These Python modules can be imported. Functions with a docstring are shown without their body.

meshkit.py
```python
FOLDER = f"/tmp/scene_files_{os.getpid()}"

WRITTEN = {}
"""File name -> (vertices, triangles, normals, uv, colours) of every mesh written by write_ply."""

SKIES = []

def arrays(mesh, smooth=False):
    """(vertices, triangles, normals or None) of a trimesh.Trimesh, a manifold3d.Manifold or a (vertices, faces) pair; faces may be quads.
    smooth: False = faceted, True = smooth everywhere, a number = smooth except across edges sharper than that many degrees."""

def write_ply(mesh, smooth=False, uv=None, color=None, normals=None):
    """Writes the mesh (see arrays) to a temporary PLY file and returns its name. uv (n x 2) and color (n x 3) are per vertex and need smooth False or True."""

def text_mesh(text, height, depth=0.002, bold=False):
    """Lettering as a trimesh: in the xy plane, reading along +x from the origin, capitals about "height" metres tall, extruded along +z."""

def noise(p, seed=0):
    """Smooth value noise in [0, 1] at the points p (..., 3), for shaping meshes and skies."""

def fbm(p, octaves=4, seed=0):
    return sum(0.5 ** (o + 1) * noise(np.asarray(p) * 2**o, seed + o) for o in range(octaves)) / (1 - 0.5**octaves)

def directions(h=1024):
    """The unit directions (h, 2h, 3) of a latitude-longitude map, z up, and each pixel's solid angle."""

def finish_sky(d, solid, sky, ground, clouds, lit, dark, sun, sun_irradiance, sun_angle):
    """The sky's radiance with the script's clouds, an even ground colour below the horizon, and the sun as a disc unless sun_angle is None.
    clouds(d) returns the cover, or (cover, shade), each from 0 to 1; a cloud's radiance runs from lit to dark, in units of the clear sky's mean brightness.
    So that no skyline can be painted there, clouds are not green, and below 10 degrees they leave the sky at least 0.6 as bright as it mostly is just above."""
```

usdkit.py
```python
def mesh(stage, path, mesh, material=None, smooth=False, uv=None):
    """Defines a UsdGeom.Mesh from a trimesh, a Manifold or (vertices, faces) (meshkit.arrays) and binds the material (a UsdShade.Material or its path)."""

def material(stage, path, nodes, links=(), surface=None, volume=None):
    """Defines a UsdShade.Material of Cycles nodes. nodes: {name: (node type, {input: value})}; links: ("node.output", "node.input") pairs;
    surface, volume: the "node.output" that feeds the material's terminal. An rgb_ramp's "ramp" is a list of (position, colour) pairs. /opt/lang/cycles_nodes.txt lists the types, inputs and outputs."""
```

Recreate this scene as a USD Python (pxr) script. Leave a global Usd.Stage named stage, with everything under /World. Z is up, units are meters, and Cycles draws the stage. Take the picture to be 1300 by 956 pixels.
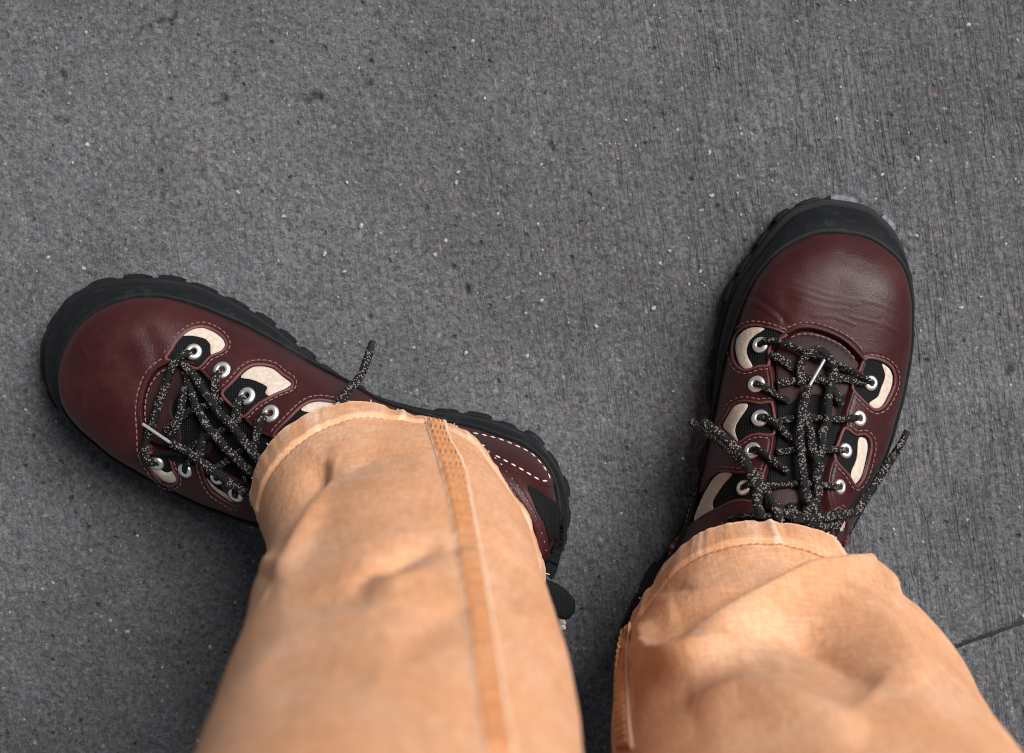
import math, numpy as np, trimesh, shapely, usdkit, meshkit
from shapely.geometry import Polygon, LineString, Point
from scipy.spatial import Delaunay, cKDTree
from scipy.interpolate import PchipInterpolator, CubicSpline
from scipy.ndimage import distance_transform_edt, gaussian_filter
from manifold3d import Manifold, Mesh as MMesh
from pxr import Usd, UsdGeom, UsdLux, UsdShade, Gf, Sdf

stage = Usd.Stage.CreateInMemory()
UsdGeom.SetStageUpAxis(stage, UsdGeom.Tokens.z)
UsdGeom.SetStageMetersPerUnit(stage, 1.0)
UsdGeom.Xform.Define(stage, '/World')
rng = np.random.default_rng(7)

# ------------------------------------------------------------------ camera, sky, sun, exposure
EYE = 0.90                     # camera height, looking straight down at the feet
M0 = 0.455e-3                  # metres on the ground per pixel of the photograph
WPX, HPX, CX, CY = 1300, 956, 650, 433
cam = UsdGeom.Camera.Define(stage, '/World/camera')
cam.AddTranslateOp().Set(Gf.Vec3d(0, 0, EYE))
ap = 36.0
fl = ap * EYE / (WPX * M0)
cam.CreateHorizontalApertureAttr(ap)
cam.CreateVerticalApertureAttr(ap * HPX / WPX)
cam.CreateFocalLengthAttr(fl)
cam.CreateVerticalApertureOffsetAttr(-ap * (HPX / 2 - CY) / WPX)
cam.CreateClippingRangeAttr(Gf.Vec2f(0.02, 2000))
cam.CreateFStopAttr(6.0)
cam.CreateFocusDistanceAttr(EYE - 0.065)
cam.CreateExposureAttr(0.30)

SUN = np.array([0.48, 0.40, 0.78]); SUN /= np.linalg.norm(SUN)
elev, rot = math.asin(SUN[2]), math.atan2(SUN[0], SUN[1])
sky_mat = usdkit.material(stage, '/World/Looks/overcast_sky', {
    'tc': ('texture_coordinate', {}),
    'sky': ('sky_texture', {'sky_type': 'single_scattering', 'sun_disc': False, 'sun_elevation': elev, 'sun_rotation': rot, 'aerosol_density': 3.0}),
    'hsv': ('hsv', {'saturation': 0.35}),
    'bg': ('background_shader', {'strength': 0.05})},
    [('sky.color', 'hsv.color'), ('hsv.color', 'bg.color')], surface='bg.background')
dome = UsdLux.DomeLight.Define(stage, '/World/sky')
UsdShade.MaterialBindingAPI.Apply(dome.GetPrim()).Bind(sky_mat)
dome.GetPrim().SetCustomDataByKey('kind', 'structure')
sun = UsdLux.DistantLight.Define(stage, '/World/sun')
sun.CreateIntensityAttr(1.25); sun.CreateAngleAttr(40.0); sun.CreateNormalizeAttr(True); sun.CreateColorAttr(Gf.Vec3f(1, .98, .95))
q = Gf.Rotation(Gf.Vec3d(0, 0, 1), Gf.Vec3d(*SUN))
sun.AddOrientOp().Set(Gf.Quatf(q.GetQuat()))

# ------------------------------------------------------------------ helpers
def mpp(z): return M0 * (1 - np.asarray(z, float) / EYE)
def world(px, py, z):
    m = mpp(z); return np.stack([(np.asarray(px, float) - CX) * m, (CY - np.asarray(py, float)) * m, np.broadcast_to(np.asarray(z, float), np.shape(m * np.asarray(px, float)))], -1)
def to_px(P):
    m = mpp(P[..., 2]); return np.stack([CX + P[..., 0] / m, CY - P[..., 1] / m], -1)
def sstep(a, b, x):
    t = np.clip((x - a) / (b - a), 0, 1); return t * t * (3 - 2 * t)

NAMES, ORIGIN = {}, {}
def path_of(name, parent):
    base = (parent or '/World') + '/' + name
    n = NAMES.get(base, -1) + 1; NAMES[base] = n
    return base if n == 0 else f'{base}_{n:03d}'
def tag(path, label=None, category=None, group=None, kind=None):
    p = stage.GetPrimAtPath(path)
    for k, v in (('label', label), ('category', category), ('group', group), ('kind', kind)):
        if v: p.SetCustomDataByKey(k, v)
    return path
def thing(name, loc, parent=None, **kw):
    path = path_of(name, parent)
    x = UsdGeom.Xform.Define(stage, path)
    o = ORIGIN.get(parent, np.zeros(3)); loc = np.asarray(loc, float)
    x.AddTranslateOp().Set(Gf.Vec3d(*(loc - o))); ORIGIN[path] = loc
    tag(path, **kw); return path
def obj(name, mesh, mat, parent=None, smooth=40, uv=None, prim=None, **kw):
    path = path_of(name, parent)
    o = ORIGIN.get(parent, np.zeros(3))
    if hasattr(mesh, 'to_mesh'):
        mm = mesh.to_mesh(); mesh = (np.array(mm.vert_properties[:, :3]), np.array(mm.tri_verts))
    if isinstance(mesh, trimesh.Trimesh): mesh = (np.array(mesh.vertices), np.array(mesh.faces))
    m = usdkit.mesh(stage, path, (np.asarray(mesh[0], float) - o, mesh[1]), MAT[mat], smooth=True if uv is not None else smooth, uv=uv)
    if prim is not None:
        UsdGeom.PrimvarsAPI(m).CreatePrimvar('wear_shade', Sdf.ValueTypeNames.FloatArray, 'vertex').Set([float(x) for x in prim])  # faded wear on the trousers, painted groove shade on the slabs
    m.CreateDoubleSidedAttr(True)
    ORIGIN[path] = o
    tag(path, **kw); return path
def joined(parts):
    V, F, n = [], [], 0
    for v, f in parts:
        V.append(v); F.append(np.asarray(f) + n); n += len(v)
    return np.vstack(V), np.vstack(F)
def gridfaces(nu, nv, closed=False):
    i, j = np.meshgrid(np.arange(nu - 1), np.arange(nv if closed else nv - 1), indexing='ij'); jn = (j + 1) % nv
    a, b, c, d = (i * nv + j).ravel(), (i * nv + jn).ravel(), ((i + 1) * nv + jn).ravel(), ((i + 1) * nv + j).ravel()
    return np.vstack([np.c_[a, b, c], np.c_[a, c, d]])
def resample(pts, step, closed=False, smooth=True):
    pts = np.asarray(pts, float)
    if closed: pts = np.vstack([pts, pts[:1]])
    d = np.r_[0, np.cumsum(np.linalg.norm(np.diff(pts[:, :2], axis=0), axis=1))]
    n = max(int(round(d[-1] / step)), 3)
    t = np.linspace(0, d[-1], n + 1)
    if smooth and len(pts) > 3:
        out = CubicSpline(d, pts, bc_type='periodic' if closed else 'natural')(t)
        lin = np.stack([np.interp(t, d, pts[:, k]) for k in range(pts.shape[1])], 1)
        out = 0.7 * out + 0.3 * lin
    else: out = np.stack([np.interp(t, d, pts[:, k]) for k in range(pts.shape[1])], 1)
    return out[:-1] if closed else out
def tube(P, r, ns=12, flat=1.0, up=None):
    """tube along points P with radius r (scalar or per point); returns v, f, uv (u = metres along)"""
    P = np.asarray(P, float); n = len(P); r = np.broadcast_to(np.asarray(r, float), n)
    T = np.gradient(P, axis=0); T /= np.maximum(np.linalg.norm(T, axis=1, keepdims=True), 1e-12)
    U = np.zeros_like(P); u = np.array([0.13, 0.2, 1.0]) if up is None else np.asarray(up, float)
    for i in range(n):
        w = up[i] if (up is not None and np.ndim(up) == 2) else u
        w = w - T[i] * (w @ T[i]); w /= np.linalg.norm(w); U[i] = w; u = w
    S = np.cross(T, U)
    a = np.linspace(0, 2 * np.pi, ns + 1)
    V = P[:, None] + r[:, None, None] * (np.cos(a)[None, :, None] * S[:, None] + flat * np.sin(a)[None, :, None] * U[:, None])
    L = np.r_[0, np.cumsum(np.linalg.norm(np.diff(P, axis=0), axis=1))]
    uv = np.stack(np.broadcast_arrays(L[:, None], (a / (2 * np.pi))[None]), -1)
    f = gridfaces(n, ns + 1)
    v, uv = V.reshape(-1, 3), uv.reshape(-1, 2)
    caps = []
    for i, s in ((0, 1), (n - 1, -1)):
        c = len(v); v = np.vstack([v, P[i] - s * T[i] * r[i] * 0.45]); uv = np.vstack([uv, [L[i], .5]])
        k = i * (ns + 1) + np.arange(ns)
        caps.append(np.c_[np.full(ns, c), k + 1, k] if s > 0 else np.c_[np.full(ns, c), k, k + 1])
    return v, np.vstack([f] + caps), uv

# ------------------------------------------------------------------ materials
MAT = {}
def mat(name, nodes, links, surface='p.BSDF'):
    MAT[name] = usdkit.material(stage, '/World/Looks/' + name, nodes, links, surface=surface)
def leather(name, dark, light, rough=0.40, spec=.30):
    mat(name, {
        'g': ('geometry', {}),
        'n1': ('noise_texture', {'scale': 30, 'detail': 6, 'roughness': .66}), 'n2': ('noise_texture', {'scale': 420, 'detail': 3}), 'n4': ('noise_texture', {'scale': 110, 'detail': 5, 'roughness': .7}),
        'vor': ('voronoi_texture', {'scale': 820, 'feature': 'distance_to_edge'}),
        'r1': ('rgb_ramp', {'ramp': [(.3, dark), (.55, tuple((a + b) / 2 for a, b in zip(dark, light))), (.72, light)]}),
        'dust': ('rgb_ramp', {'ramp': [(.60, (0, 0, 0)), (.80, (.07, .07, .07))]}), 'dm': ('mix_color', {'b': (.16, .115, .10)}), 'dr': ('separate_color', {}),
        'mr': ('map_range', {'from_min': .3, 'from_max': .7, 'to_min': rough - .08, 'to_max': rough + .14}),
        'mr2': ('map_range', {'from_min': 0, 'from_max': .12, 'to_min': 0, 'to_max': .5, 'clamp': True}),
        'add': ('math', {'math_type': 'add'}), 'add2': ('math', {'math_type': 'multiply_add', 'value2': .8}),
        'b': ('bump', {'strength': .28, 'distance': .0004}),
        'p': ('principled_bsdf', {'specular_ior_level': spec})},
        [('g.position', k + '.vector') for k in ('n1', 'n2', 'n4', 'vor')] + [('n1.fac', 'r1.fac'), ('n4.fac', 'dust.fac'), ('dust.color', 'dr.color'), ('dr.r', 'dm.fac'), ('r1.color', 'dm.a'), ('dm.result', 'p.base_color'),
         ('n1.fac', 'mr.value'), ('mr.result', 'p.roughness'), ('vor.distance', 'mr2.value'), ('mr2.result', 'add.value1'), ('n2.fac', 'add.value2'),
         ('n4.fac', 'add2.value1'), ('add.value', 'add2.value3'), ('add2.value', 'b.height'), ('b.normal', 'p.normal')])
leather('burgundy_leather', (.022, .0050, .0054), (.047, .0112, .0118), .33, .20)
leather('leather_edge', (.080, .022, .024), (.125, .040, .042), .5)
leather('tongue_leather', (.016, .0050, .0060), (.030, .0095, .011), .5, .15)
def simple(name, c1, c2, scale, rough, bump=.2, dist=.0005, spec=.5, metal=0, detail=4, extra=None):
    mat(name, {
        'g': ('geometry', {}), 'n': ('noise_texture', {'scale': scale, 'detail': detail, 'roughness': .62}),
        'r': ('rgb_ramp', {'ramp': [(.32, c1), (.68, c2)]}), 'b': ('bump', {'strength': bump, 'distance': dist}),
        'p': ('principled_bsdf', {'roughness': rough, 'specular_ior_level': spec, 'metallic': metal, **(extra or {})})},
        [('g.position', 'n.vector'), ('n.fac', 'r.fac'), ('r.color', 'p.base_color'), ('n.fac', 'b.height'), ('b.normal', 'p.normal')])
mat('black_rubber', {
    'g': ('geometry', {}), 'n': ('noise_texture', {'scale': 160, 'detail': 5, 'roughness': .65}), 'n2': ('noise_texture', {'scale': 45, 'detail': 6, 'roughness': .7}),
    'r': ('rgb_ramp', {'ramp': [(.3, (.005, .0056, .0066)), (.54, (.008, .0088, .0104)), (.64, (.017, .018, .0195)), (.78, (.06, .059, .058))]}),
    'mx': ('mix_float', {'fac': .5}), 'b': ('bump', {'strength': .25, 'distance': .0004}),
    'p': ('principled_bsdf', {'roughness': .55, 'specular_ior_level': .10})},
    [('g.position', 'n.vector'), ('g.position', 'n2.vector'), ('n.fac', 'mx.a'), ('n2.fac', 'mx.b'), ('mx.result', 'r.fac'), ('r.color', 'p.base_color'), ('n.fac', 'b.height'), ('b.normal', 'p.normal')])
simple('scuffed_rubber', (.045, .05, .056), (.17, .185, .21), 260, .7, .4)
simple('cream_suede', (.38, .31, .255), (.50, .425, .36), 420, .95, .5, .0004, .2, extra={'sheen_weight': .15})
simple('nickel', (.86, .85, .83), (.95, .94, .92), 200, .42, .05, .0002, .5, 1)
simple('dark_hole', (.003, .003, .003), (.005, .005, .005), 50, .9)
simple('stitch_thread', (.11, .05, .05), (.20, .11, .105), 700, .8)
simple('cream_thread', (.50, .42, .34), (.66, .57, .48), 700, .8)
simple('dark_thread', (.10, .045, .045), (.18, .09, .09), 700, .8)
simple('orange_thread', (.36, .115, .035), (.46, .165, .055), 500, .9)
simple('seam_thread', (.50, .24, .10), (.60, .33, .17), 500, .9)
simple('white_fray', (.60, .46, .36), (.72, .60, .51), 500, .95)
mat('clear_plastic', {'p': ('principled_bsdf', {'base_color': (.42, .44, .46), 'roughness': .22, 'transmission_weight': .55, 'specular_ior_level': .8, 'coat_weight': .6})}, [])
# woven black mesh fabric
mat('black_mesh', {
    'g': ('geometry', {}), 'w1': ('wave_texture', {'scale': 260, 'bands_direction': 'x', 'distortion': .4}), 'w2': ('wave_texture', {'scale': 260, 'bands_direction': 'y', 'distortion': .4}),
    'mu': ('math', {'math_type': 'multiply'}), 'r': ('rgb_ramp', {'ramp': [(.0, (.002, .002, .0026)), (.55, (.0055, .006, .0075)), (1, (.017, .018, .022))]}),
    'b': ('bump', {'strength': .7, 'distance': .0005}), 'p': ('principled_bsdf', {'roughness': .8, 'specular_ior_level': .15})},
    [('g.position', 'w1.vector'), ('g.position', 'w2.vector'), ('w1.fac', 'mu.value1'), ('w2.fac', 'mu.value2'), ('mu.value', 'r.fac'), ('r.color', 'p.base_color'), ('mu.value', 'b.height'), ('b.normal', 'p.normal')])
# braided lace: black cord with beige flecks running in diagonal rows (uv: metres along, turn around)
mat('flecked_lace', {
    'uv': ('uvmap', {}), 'map': ('mapping', {'scale': (1080, 12.0, 1)}), 'rot': ('vector_rotate', {'rotate_type': 'z_axis', 'angle': .62}),
    'vo': ('voronoi_texture', {'scale': 1.0, 'randomness': .55, 'dimensions': '2D'}),
    'cells': ('separate_color', {}), 'edge': ('math', {'math_type': 'less_than', 'value2': .36}), 'pick': ('math', {'math_type': 'greater_than', 'value2': .60}),
    'map2': ('mapping', {'scale': (150, 2.0, 1)}), 'nz': ('noise_texture', {'scale': 1.0, 'detail': 1, 'dimensions': '2D'}), 'seg': ('math', {'math_type': 'greater_than', 'value2': .40}),
    'm1': ('math', {'math_type': 'multiply'}), 'm2': ('math', {'math_type': 'multiply'}),
    'mix': ('mix_color', {'a': (.0035, .0035, .0045), 'b': (.19, .16, .145)}),
    'bh': ('math', {'math_type': 'subtract', 'value1': .6}), 'b': ('bump', {'strength': .7, 'distance': .0006}),
    'p': ('principled_bsdf', {'roughness': .7, 'specular_ior_level': .2})},
    [('uv.UV', 'map.vector'), ('map.vector', 'rot.vector'), ('rot.vector', 'vo.vector'), ('vo.color', 'cells.color'), ('cells.r', 'pick.value1'), ('vo.distance', 'edge.value1'),
     ('uv.UV', 'map2.vector'), ('map2.vector', 'nz.vector'), ('nz.fac', 'seg.value1'), ('edge.value', 'm1.value1'), ('pick.value', 'm1.value2'), ('m1.value', 'm2.value1'), ('seg.value', 'm2.value2'),
     ('m2.value', 'mix.fac'), ('mix.result', 'p.base_color'), ('vo.distance', 'bh.value2'), ('bh.value', 'b.height'), ('b.normal', 'p.normal')])
# washed peach-orange cotton; "wear" fades the ridges of hem and seams
def cotton(name, a, b, c):
    mat(name, {
        'g': ('geometry', {}), 'n1': ('noise_texture', {'scale': 20, 'detail': 8, 'roughness': .74}), 'n2': ('noise_texture', {'scale': 900, 'detail': 2}),
        'map': ('mapping', {'scale': (620, 110, 110)}), 'sl': ('noise_texture', {'scale': 1, 'detail': 3, 'roughness': .6}), 'map2': ('mapping', {'scale': (110, 620, 620)}), 'sl2': ('noise_texture', {'scale': 1, 'detail': 2}),
        'sa': ('math', {'math_type': 'add'}), 'sr': ('map_range', {'from_min': .7, 'from_max': 1.3, 'to_min': .80, 'to_max': 1.12, 'clamp': True}), 'slub': ('mix_color', {'blend_type': 'multiply', 'fac': 1.0, 'use_clamp': False}),
        'r': ('rgb_ramp', {'ramp': [(.26, a), (.48, b), (.70, c)]}), 'at': ('attribute', {'attribute': 'wear_shade'}),
        'wn': ('math', {'math_type': 'multiply'}), 'wr': ('map_range', {'from_min': .25, 'from_max': .65, 'to_min': .4, 'to_max': 1.0, 'clamp': True}),
        'mix': ('mix_color', {'b': (.84, .68, .57)}),
        'ad': ('math', {'math_type': 'add'}), 'b': ('bump', {'strength': .45, 'distance': .0005}),
        'p': ('principled_bsdf', {'roughness': .94, 'specular_ior_level': .12, 'sheen_weight': .03})},
        [('g.position', 'n1.vector'), ('g.position', 'n2.vector'), ('g.position', 'map.vector'), ('g.position', 'map2.vector'), ('map.vector', 'sl.vector'), ('map2.vector', 'sl2.vector'), ('sl.fac', 'sa.value1'), ('sl2.fac', 'sa.value2'), ('sa.value', 'sr.value'),
         ('n1.fac', 'r.fac'), ('n1.fac', 'wr.value'), ('wr.result', 'wn.value1'), ('at.fac', 'wn.value2'),
         ('wn.value', 'mix.fac'), ('r.color', 'mix.a'), ('mix.result', 'slub.a'), ('sr.result', 'slub.b'), ('slub.result', 'p.base_color'),
         ('n2.fac', 'ad.value1'), ('sa.value', 'ad.value2'), ('ad.value', 'b.height'), ('b.normal', 'p.normal')])
cotton('peach_cotton', (.50, .228, .112), (.545, .275, .148), (.59, .35, .225))
cotton('orange_cotton', (.46, .168, .062), (.51, .208, .085), (.545, .30, .17))
simple('faded_cotton', (.58, .39, .27), (.66, .50, .39), 300, .95)
simple('dark_jacket', (.02, .022, .028), (.035, .038, .045), 90, .85)
simple('skin', (.45, .26, .19), (.52, .31, .23), 60, .5)
simple('hair', (.02, .013, .009), (.04, .026, .018), 300, .5)
# concrete of the slabs: grey with sand grains, red and pale aggregate specks, dark pores
def concrete(name, tint):
    N, L = {}, []
    def node(k, kind, **kw): N[k] = (kind, kw); return k
    def lk(a, b): L.append((a, b))
    node('g', 'geometry')
    node('n1', 'noise_texture', scale=6, detail=8, roughness=.72); node('n2', 'noise_texture', scale=300, detail=4, roughness=.78); node('n3', 'noise_texture', scale=1500, detail=2)
    for k in ('n1', 'n2', 'n3'): lk('g.position', k + '.vector')
    node('r1', 'rgb_ramp', ramp=[(.30, tuple(x * .66 for x in tint)), (.70, tuple(x * 1.24 for x in tint))]); lk('n1.fac', 'r1.fac')
    node('r2', 'rgb_ramp', ramp=[(.29, (.24, .24, .25)), (.42, (.82, .82, .82)), (.55, (1.03, 1.03, 1.03)), (.70, (1.28, 1.27, 1.26))]); lk('n2.fac', 'r2.fac')
    node('m1', 'mix_color', blend_type='multiply', fac=1.0, use_clamp=False); lk('r1.color', 'm1.a'); lk('r2.color', 'm1.b')
    # sand grains, each its own grey
    node('vg', 'voronoi_texture', scale=620, randomness=1); node('sg', 'separate_color'); node('rg', 'rgb_ramp', ramp=[(0, (.62, .62, .63)), (.5, (.98, .98, .98)), (.9, (1.12, 1.12, 1.11)), (1, (1.4, 1.38, 1.35))]); node('mg', 'mix_color', blend_type='multiply', fac=.9, use_clamp=False)
    lk('g.position', 'vg.vector'); lk('vg.color', 'sg.color'); lk('sg.r', 'rg.fac'); lk('m1.result', 'mg.a'); lk('rg.color', 'mg.b')
    # coordinates bent by noise so that specks and pores are ragged
    node('wn', 'noise_texture', scale=420, detail=3); node('wm', 'vector_math', math_type='multiply_add', vector2=(.0042, .0042, .0042)); lk('g.position', 'wn.vector'); lk('wn.color', 'wm.vector1'); lk('g.position', 'wm.vector3')
    prev = 'mg.result'
    for i, (sc, keep, r0, r1, amt, ramp) in enumerate([
            (340, .88, .16, .34, .95, [(0, (.26, .11, .08)), (.22, (.24, .17, .12)), (.45, (.30, .30, .31)), (.75, (.22, .125, .095)), (1, (.30, .29, .275))]),
            (150, .94, .12, .28, .75, [(0, (.30, .29, .28)), (.4, (.20, .185, .175)), (.7, (.27, .16, .125)), (1, (.24, .24, .255))]),
            (60, .972, .06, .20, .45, [(0, (.20, .19, .185)), (.6, (.17, .165, .165)), (1, (.22, .16, .14))]),
            (190, .93, .10, .28, .80, [(0, (.016, .016, .018)), (1, (.03, .03, .032))])]):
        v, s_, p, z, mk, c, m = (f'{x}{i}' for x in ('v', 's', 'p', 'z', 'mk', 'c', 'mx'))
        node(v, 'voronoi_texture', scale=sc, randomness=1); node(s_, 'separate_color'); node(p, 'math', math_type='greater_than', value2=keep); node(z, 'map_range', from_min=r0, from_max=r1, to_min=amt, to_max=0, clamp=True); node(mk, 'math', math_type='multiply'); node(c, 'rgb_ramp', ramp=ramp); node(m, 'mix_color')
        lk('wm.vector', v + '.vector'); lk(v + '.color', s_ + '.color'); lk(s_ + '.r', p + '.value1'); lk(v + '.distance', z + '.value'); lk(p + '.value', mk + '.value1'); lk(z + '.result', mk + '.value2'); lk(s_ + '.g', c + '.fac'); lk(mk + '.value', m + '.fac'); lk(prev, m + '.a'); lk(c + '.color', m + '.b')
        prev = m + '.result'
    # brushed lines: thin dark scratches all running one way, strongest to the right
    node('vr', 'vector_rotate', rotate_type='z_axis', angle=-math.radians(8.5)); lk('g.position', 'vr.vector')
    for i, (fx, fy, w) in enumerate(((170, 7, .018), (300, 12, .022))):
        node(f'bm{i}', 'mapping', scale=(fx, fy, 1)); node(f'bn{i}', 'noise_texture', scale=1, detail=2, roughness=.55); node(f'bs{i}', 'math', math_type='subtract', value2=.5); node(f'ba{i}', 'math', math_type='absolute'); node(f'bl{i}', 'map_range', from_min=w * .25, from_max=w, to_min=1, to_max=0, clamp=True)
        lk('vr.vector', f'bm{i}.vector'); lk(f'bm{i}.vector', f'bn{i}.vector'); lk(f'bn{i}.fac', f'bs{i}.value1'); lk(f'bs{i}.value', f'ba{i}.value1'); lk(f'ba{i}.value', f'bl{i}.value')
    node('bx', 'math', math_type='maximum'); lk('bl0.result', 'bx.value1'); lk('bl1.result', 'bx.value2')
    node('sx', 'separate_xyz'); lk('vr.vector', 'sx.vector'); node('gx', 'map_range', from_min=-.05, from_max=.20, to_min=.22, to_max=1, clamp=True); lk('sx.x', 'gx.value')
    node('pm', 'mapping', scale=(45, 16, 1)); node('pn', 'noise_texture', scale=1, detail=3); node('pr', 'map_range', from_min=.32, from_max=.60, to_min=.1, to_max=1, clamp=True); lk('vr.vector', 'pm.vector'); lk('pm.vector', 'pn.vector'); lk('pn.fac', 'pr.value')
    node('b1', 'math', math_type='multiply'); node('b2', 'math', math_type='multiply'); lk('bx.value', 'b1.value1'); lk('gx.result', 'b1.value2'); lk('b1.value', 'b2.value1'); lk('pr.result', 'b2.value2')
    node('bh', 'math', math_type='multiply', value2=.45); lk('b2.value', 'bh.value1'); node('bf', 'math', math_type='multiply', value2=.26); node('bmix', 'mix_color', b=(.030, .030, .033)); lk('b2.value', 'bf.value1'); lk('bf.value', 'bmix.fac'); lk(prev, 'bmix.a'); prev = 'bmix.result'
    node('at', 'attribute', attribute='wear_shade'); node('dm', 'math', math_type='multiply', value2=.62, use_clamp=True); node('md', 'mix_color', b=(.022, .022, .024)); lk('at.fac', 'dm.value1'); lk('dm.value', 'md.fac'); lk(prev, 'md.a'); prev = 'md.result'  # slab attribute paints shade of grooves and pits into the concrete colour
    node('h1', 'math', math_type='multiply_add', value2=.35); node('h2', 'math', math_type='subtract'); node('h3', 'math', math_type='subtract'); lk('h2.value', 'h3.value1'); lk('bh.value', 'h3.value2'); node('b', 'bump', strength=1.0, distance=.0026)
    node('p', 'principled_bsdf', roughness=.86, specular_ior_level=.3)
    lk(prev, 'p.base_color'); lk('n3.fac', 'h1.value1'); lk('n2.fac', 'h1.value3'); lk('h1.value', 'h2.value1'); lk('mk3.value', 'h2.value2'); lk('h3.value', 'b.height'); lk('b.normal', 'p.normal')
    mat(name, N, L)
concrete('grey_concrete', (.120, .1205, .1295))
simple('joint_sand', (.02, .02, .02), (.06, .056, .052), 400, .95, .6, .001)

# ------------------------------------------------------------------ pavement: concrete slabs with one open joint in view
ANG = math.atan2(35, 100); e1 = np.array([math.cos(ANG), math.sin(ANG)]); e2 = np.array([-math.sin(ANG), math.cos(ANG)])
JC = float(world(1250, 808, 0.0)[:2] @ e2)
SL, GAP = 0.90, 0.0015
pave = thing('pavement', (0, 0, 0), kind='structure', label='grey concrete pavement of large brushed slabs with speckled aggregate')
def height(a, b):
    """surface relief of a slab in its own directions a (e1), b (e2)"""
    p3 = np.stack([a, b, 0 * a], -1)
    h = .0016 * (meshkit.fbm(p3 * 14, 3, 3) - .5) + .0017 * (meshkit.fbm(p3 * 260, 3, 5) - .5)
    m = sstep(.02, .16, a + .25 * (meshkit.noise(p3 * 7, 9) - .5))
    xw, yw = a * e1[0] + b * e2[0], a * e1[1] + b * e2[1]; k8 = math.radians(8.5); a, b = xw * math.cos(k8) + yw * math.sin(k8), -xw * math.sin(k8) + yw * math.cos(k8)
    gr = 0
    for f, sd_ in ((95, 21), (150, 22), (60, 23)):
        nz = meshkit.fbm(np.stack([a * f, b * 4.5, 0 * a + sd_], -1), 2, sd_)
        gr = np.maximum(gr, np.exp(-((nz - .5) / .022) ** 2) * sstep(.45, .75, meshkit.noise(np.stack([a * 60, b * 22, 0 * a], -1), sd_ + 5)))
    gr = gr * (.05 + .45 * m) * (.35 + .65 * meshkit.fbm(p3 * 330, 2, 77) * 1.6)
    return h - gr * .0009, np.clip(gr, 0, 1) * .5  # second value: mask of the shade painted into groove bottoms
def pit(xy, pts, w, depth):
    """a crack or pit: groove along pixel points of the photo's ground"""
    line = LineString(world(*np.array(pts, float).T, 0.0)[:, :2])
    near = np.abs(xy - np.array(line.centroid.coords[0])).max(-1) < .06
    d = np.full(xy.shape[:-1], 1.0); d[near] = shapely.distance(shapely.points(xy[near]), line)
    return -depth * np.exp(-(d / (w * .72)) ** 2)
PITS = [([(166, 51), (174, 43), (178, 37), (186, 35), (190, 33)], .0011, .0032), ([(200, 28), (207, 27), (217, 27), (223, 15)], .0011, .0030), ([(388, 128), (398, 122), (405, 124)], .0028, .0036), ([(463, 110), (470, 106)], .0016, .0034),
        ([(698, 183), (702, 190)], .0018, .0030), ([(592, 364), (594, 372)], .0017, .0030), ([(272, 134), (281, 128), (286, 126)], .0018, .003), ([(68, 152), (76, 158), (84, 155)], .0012, .0022), ([(76, 92), (80, 97)], .002, .003), ([(1284, 466), (1279, 474)], .003, .003)]
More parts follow.
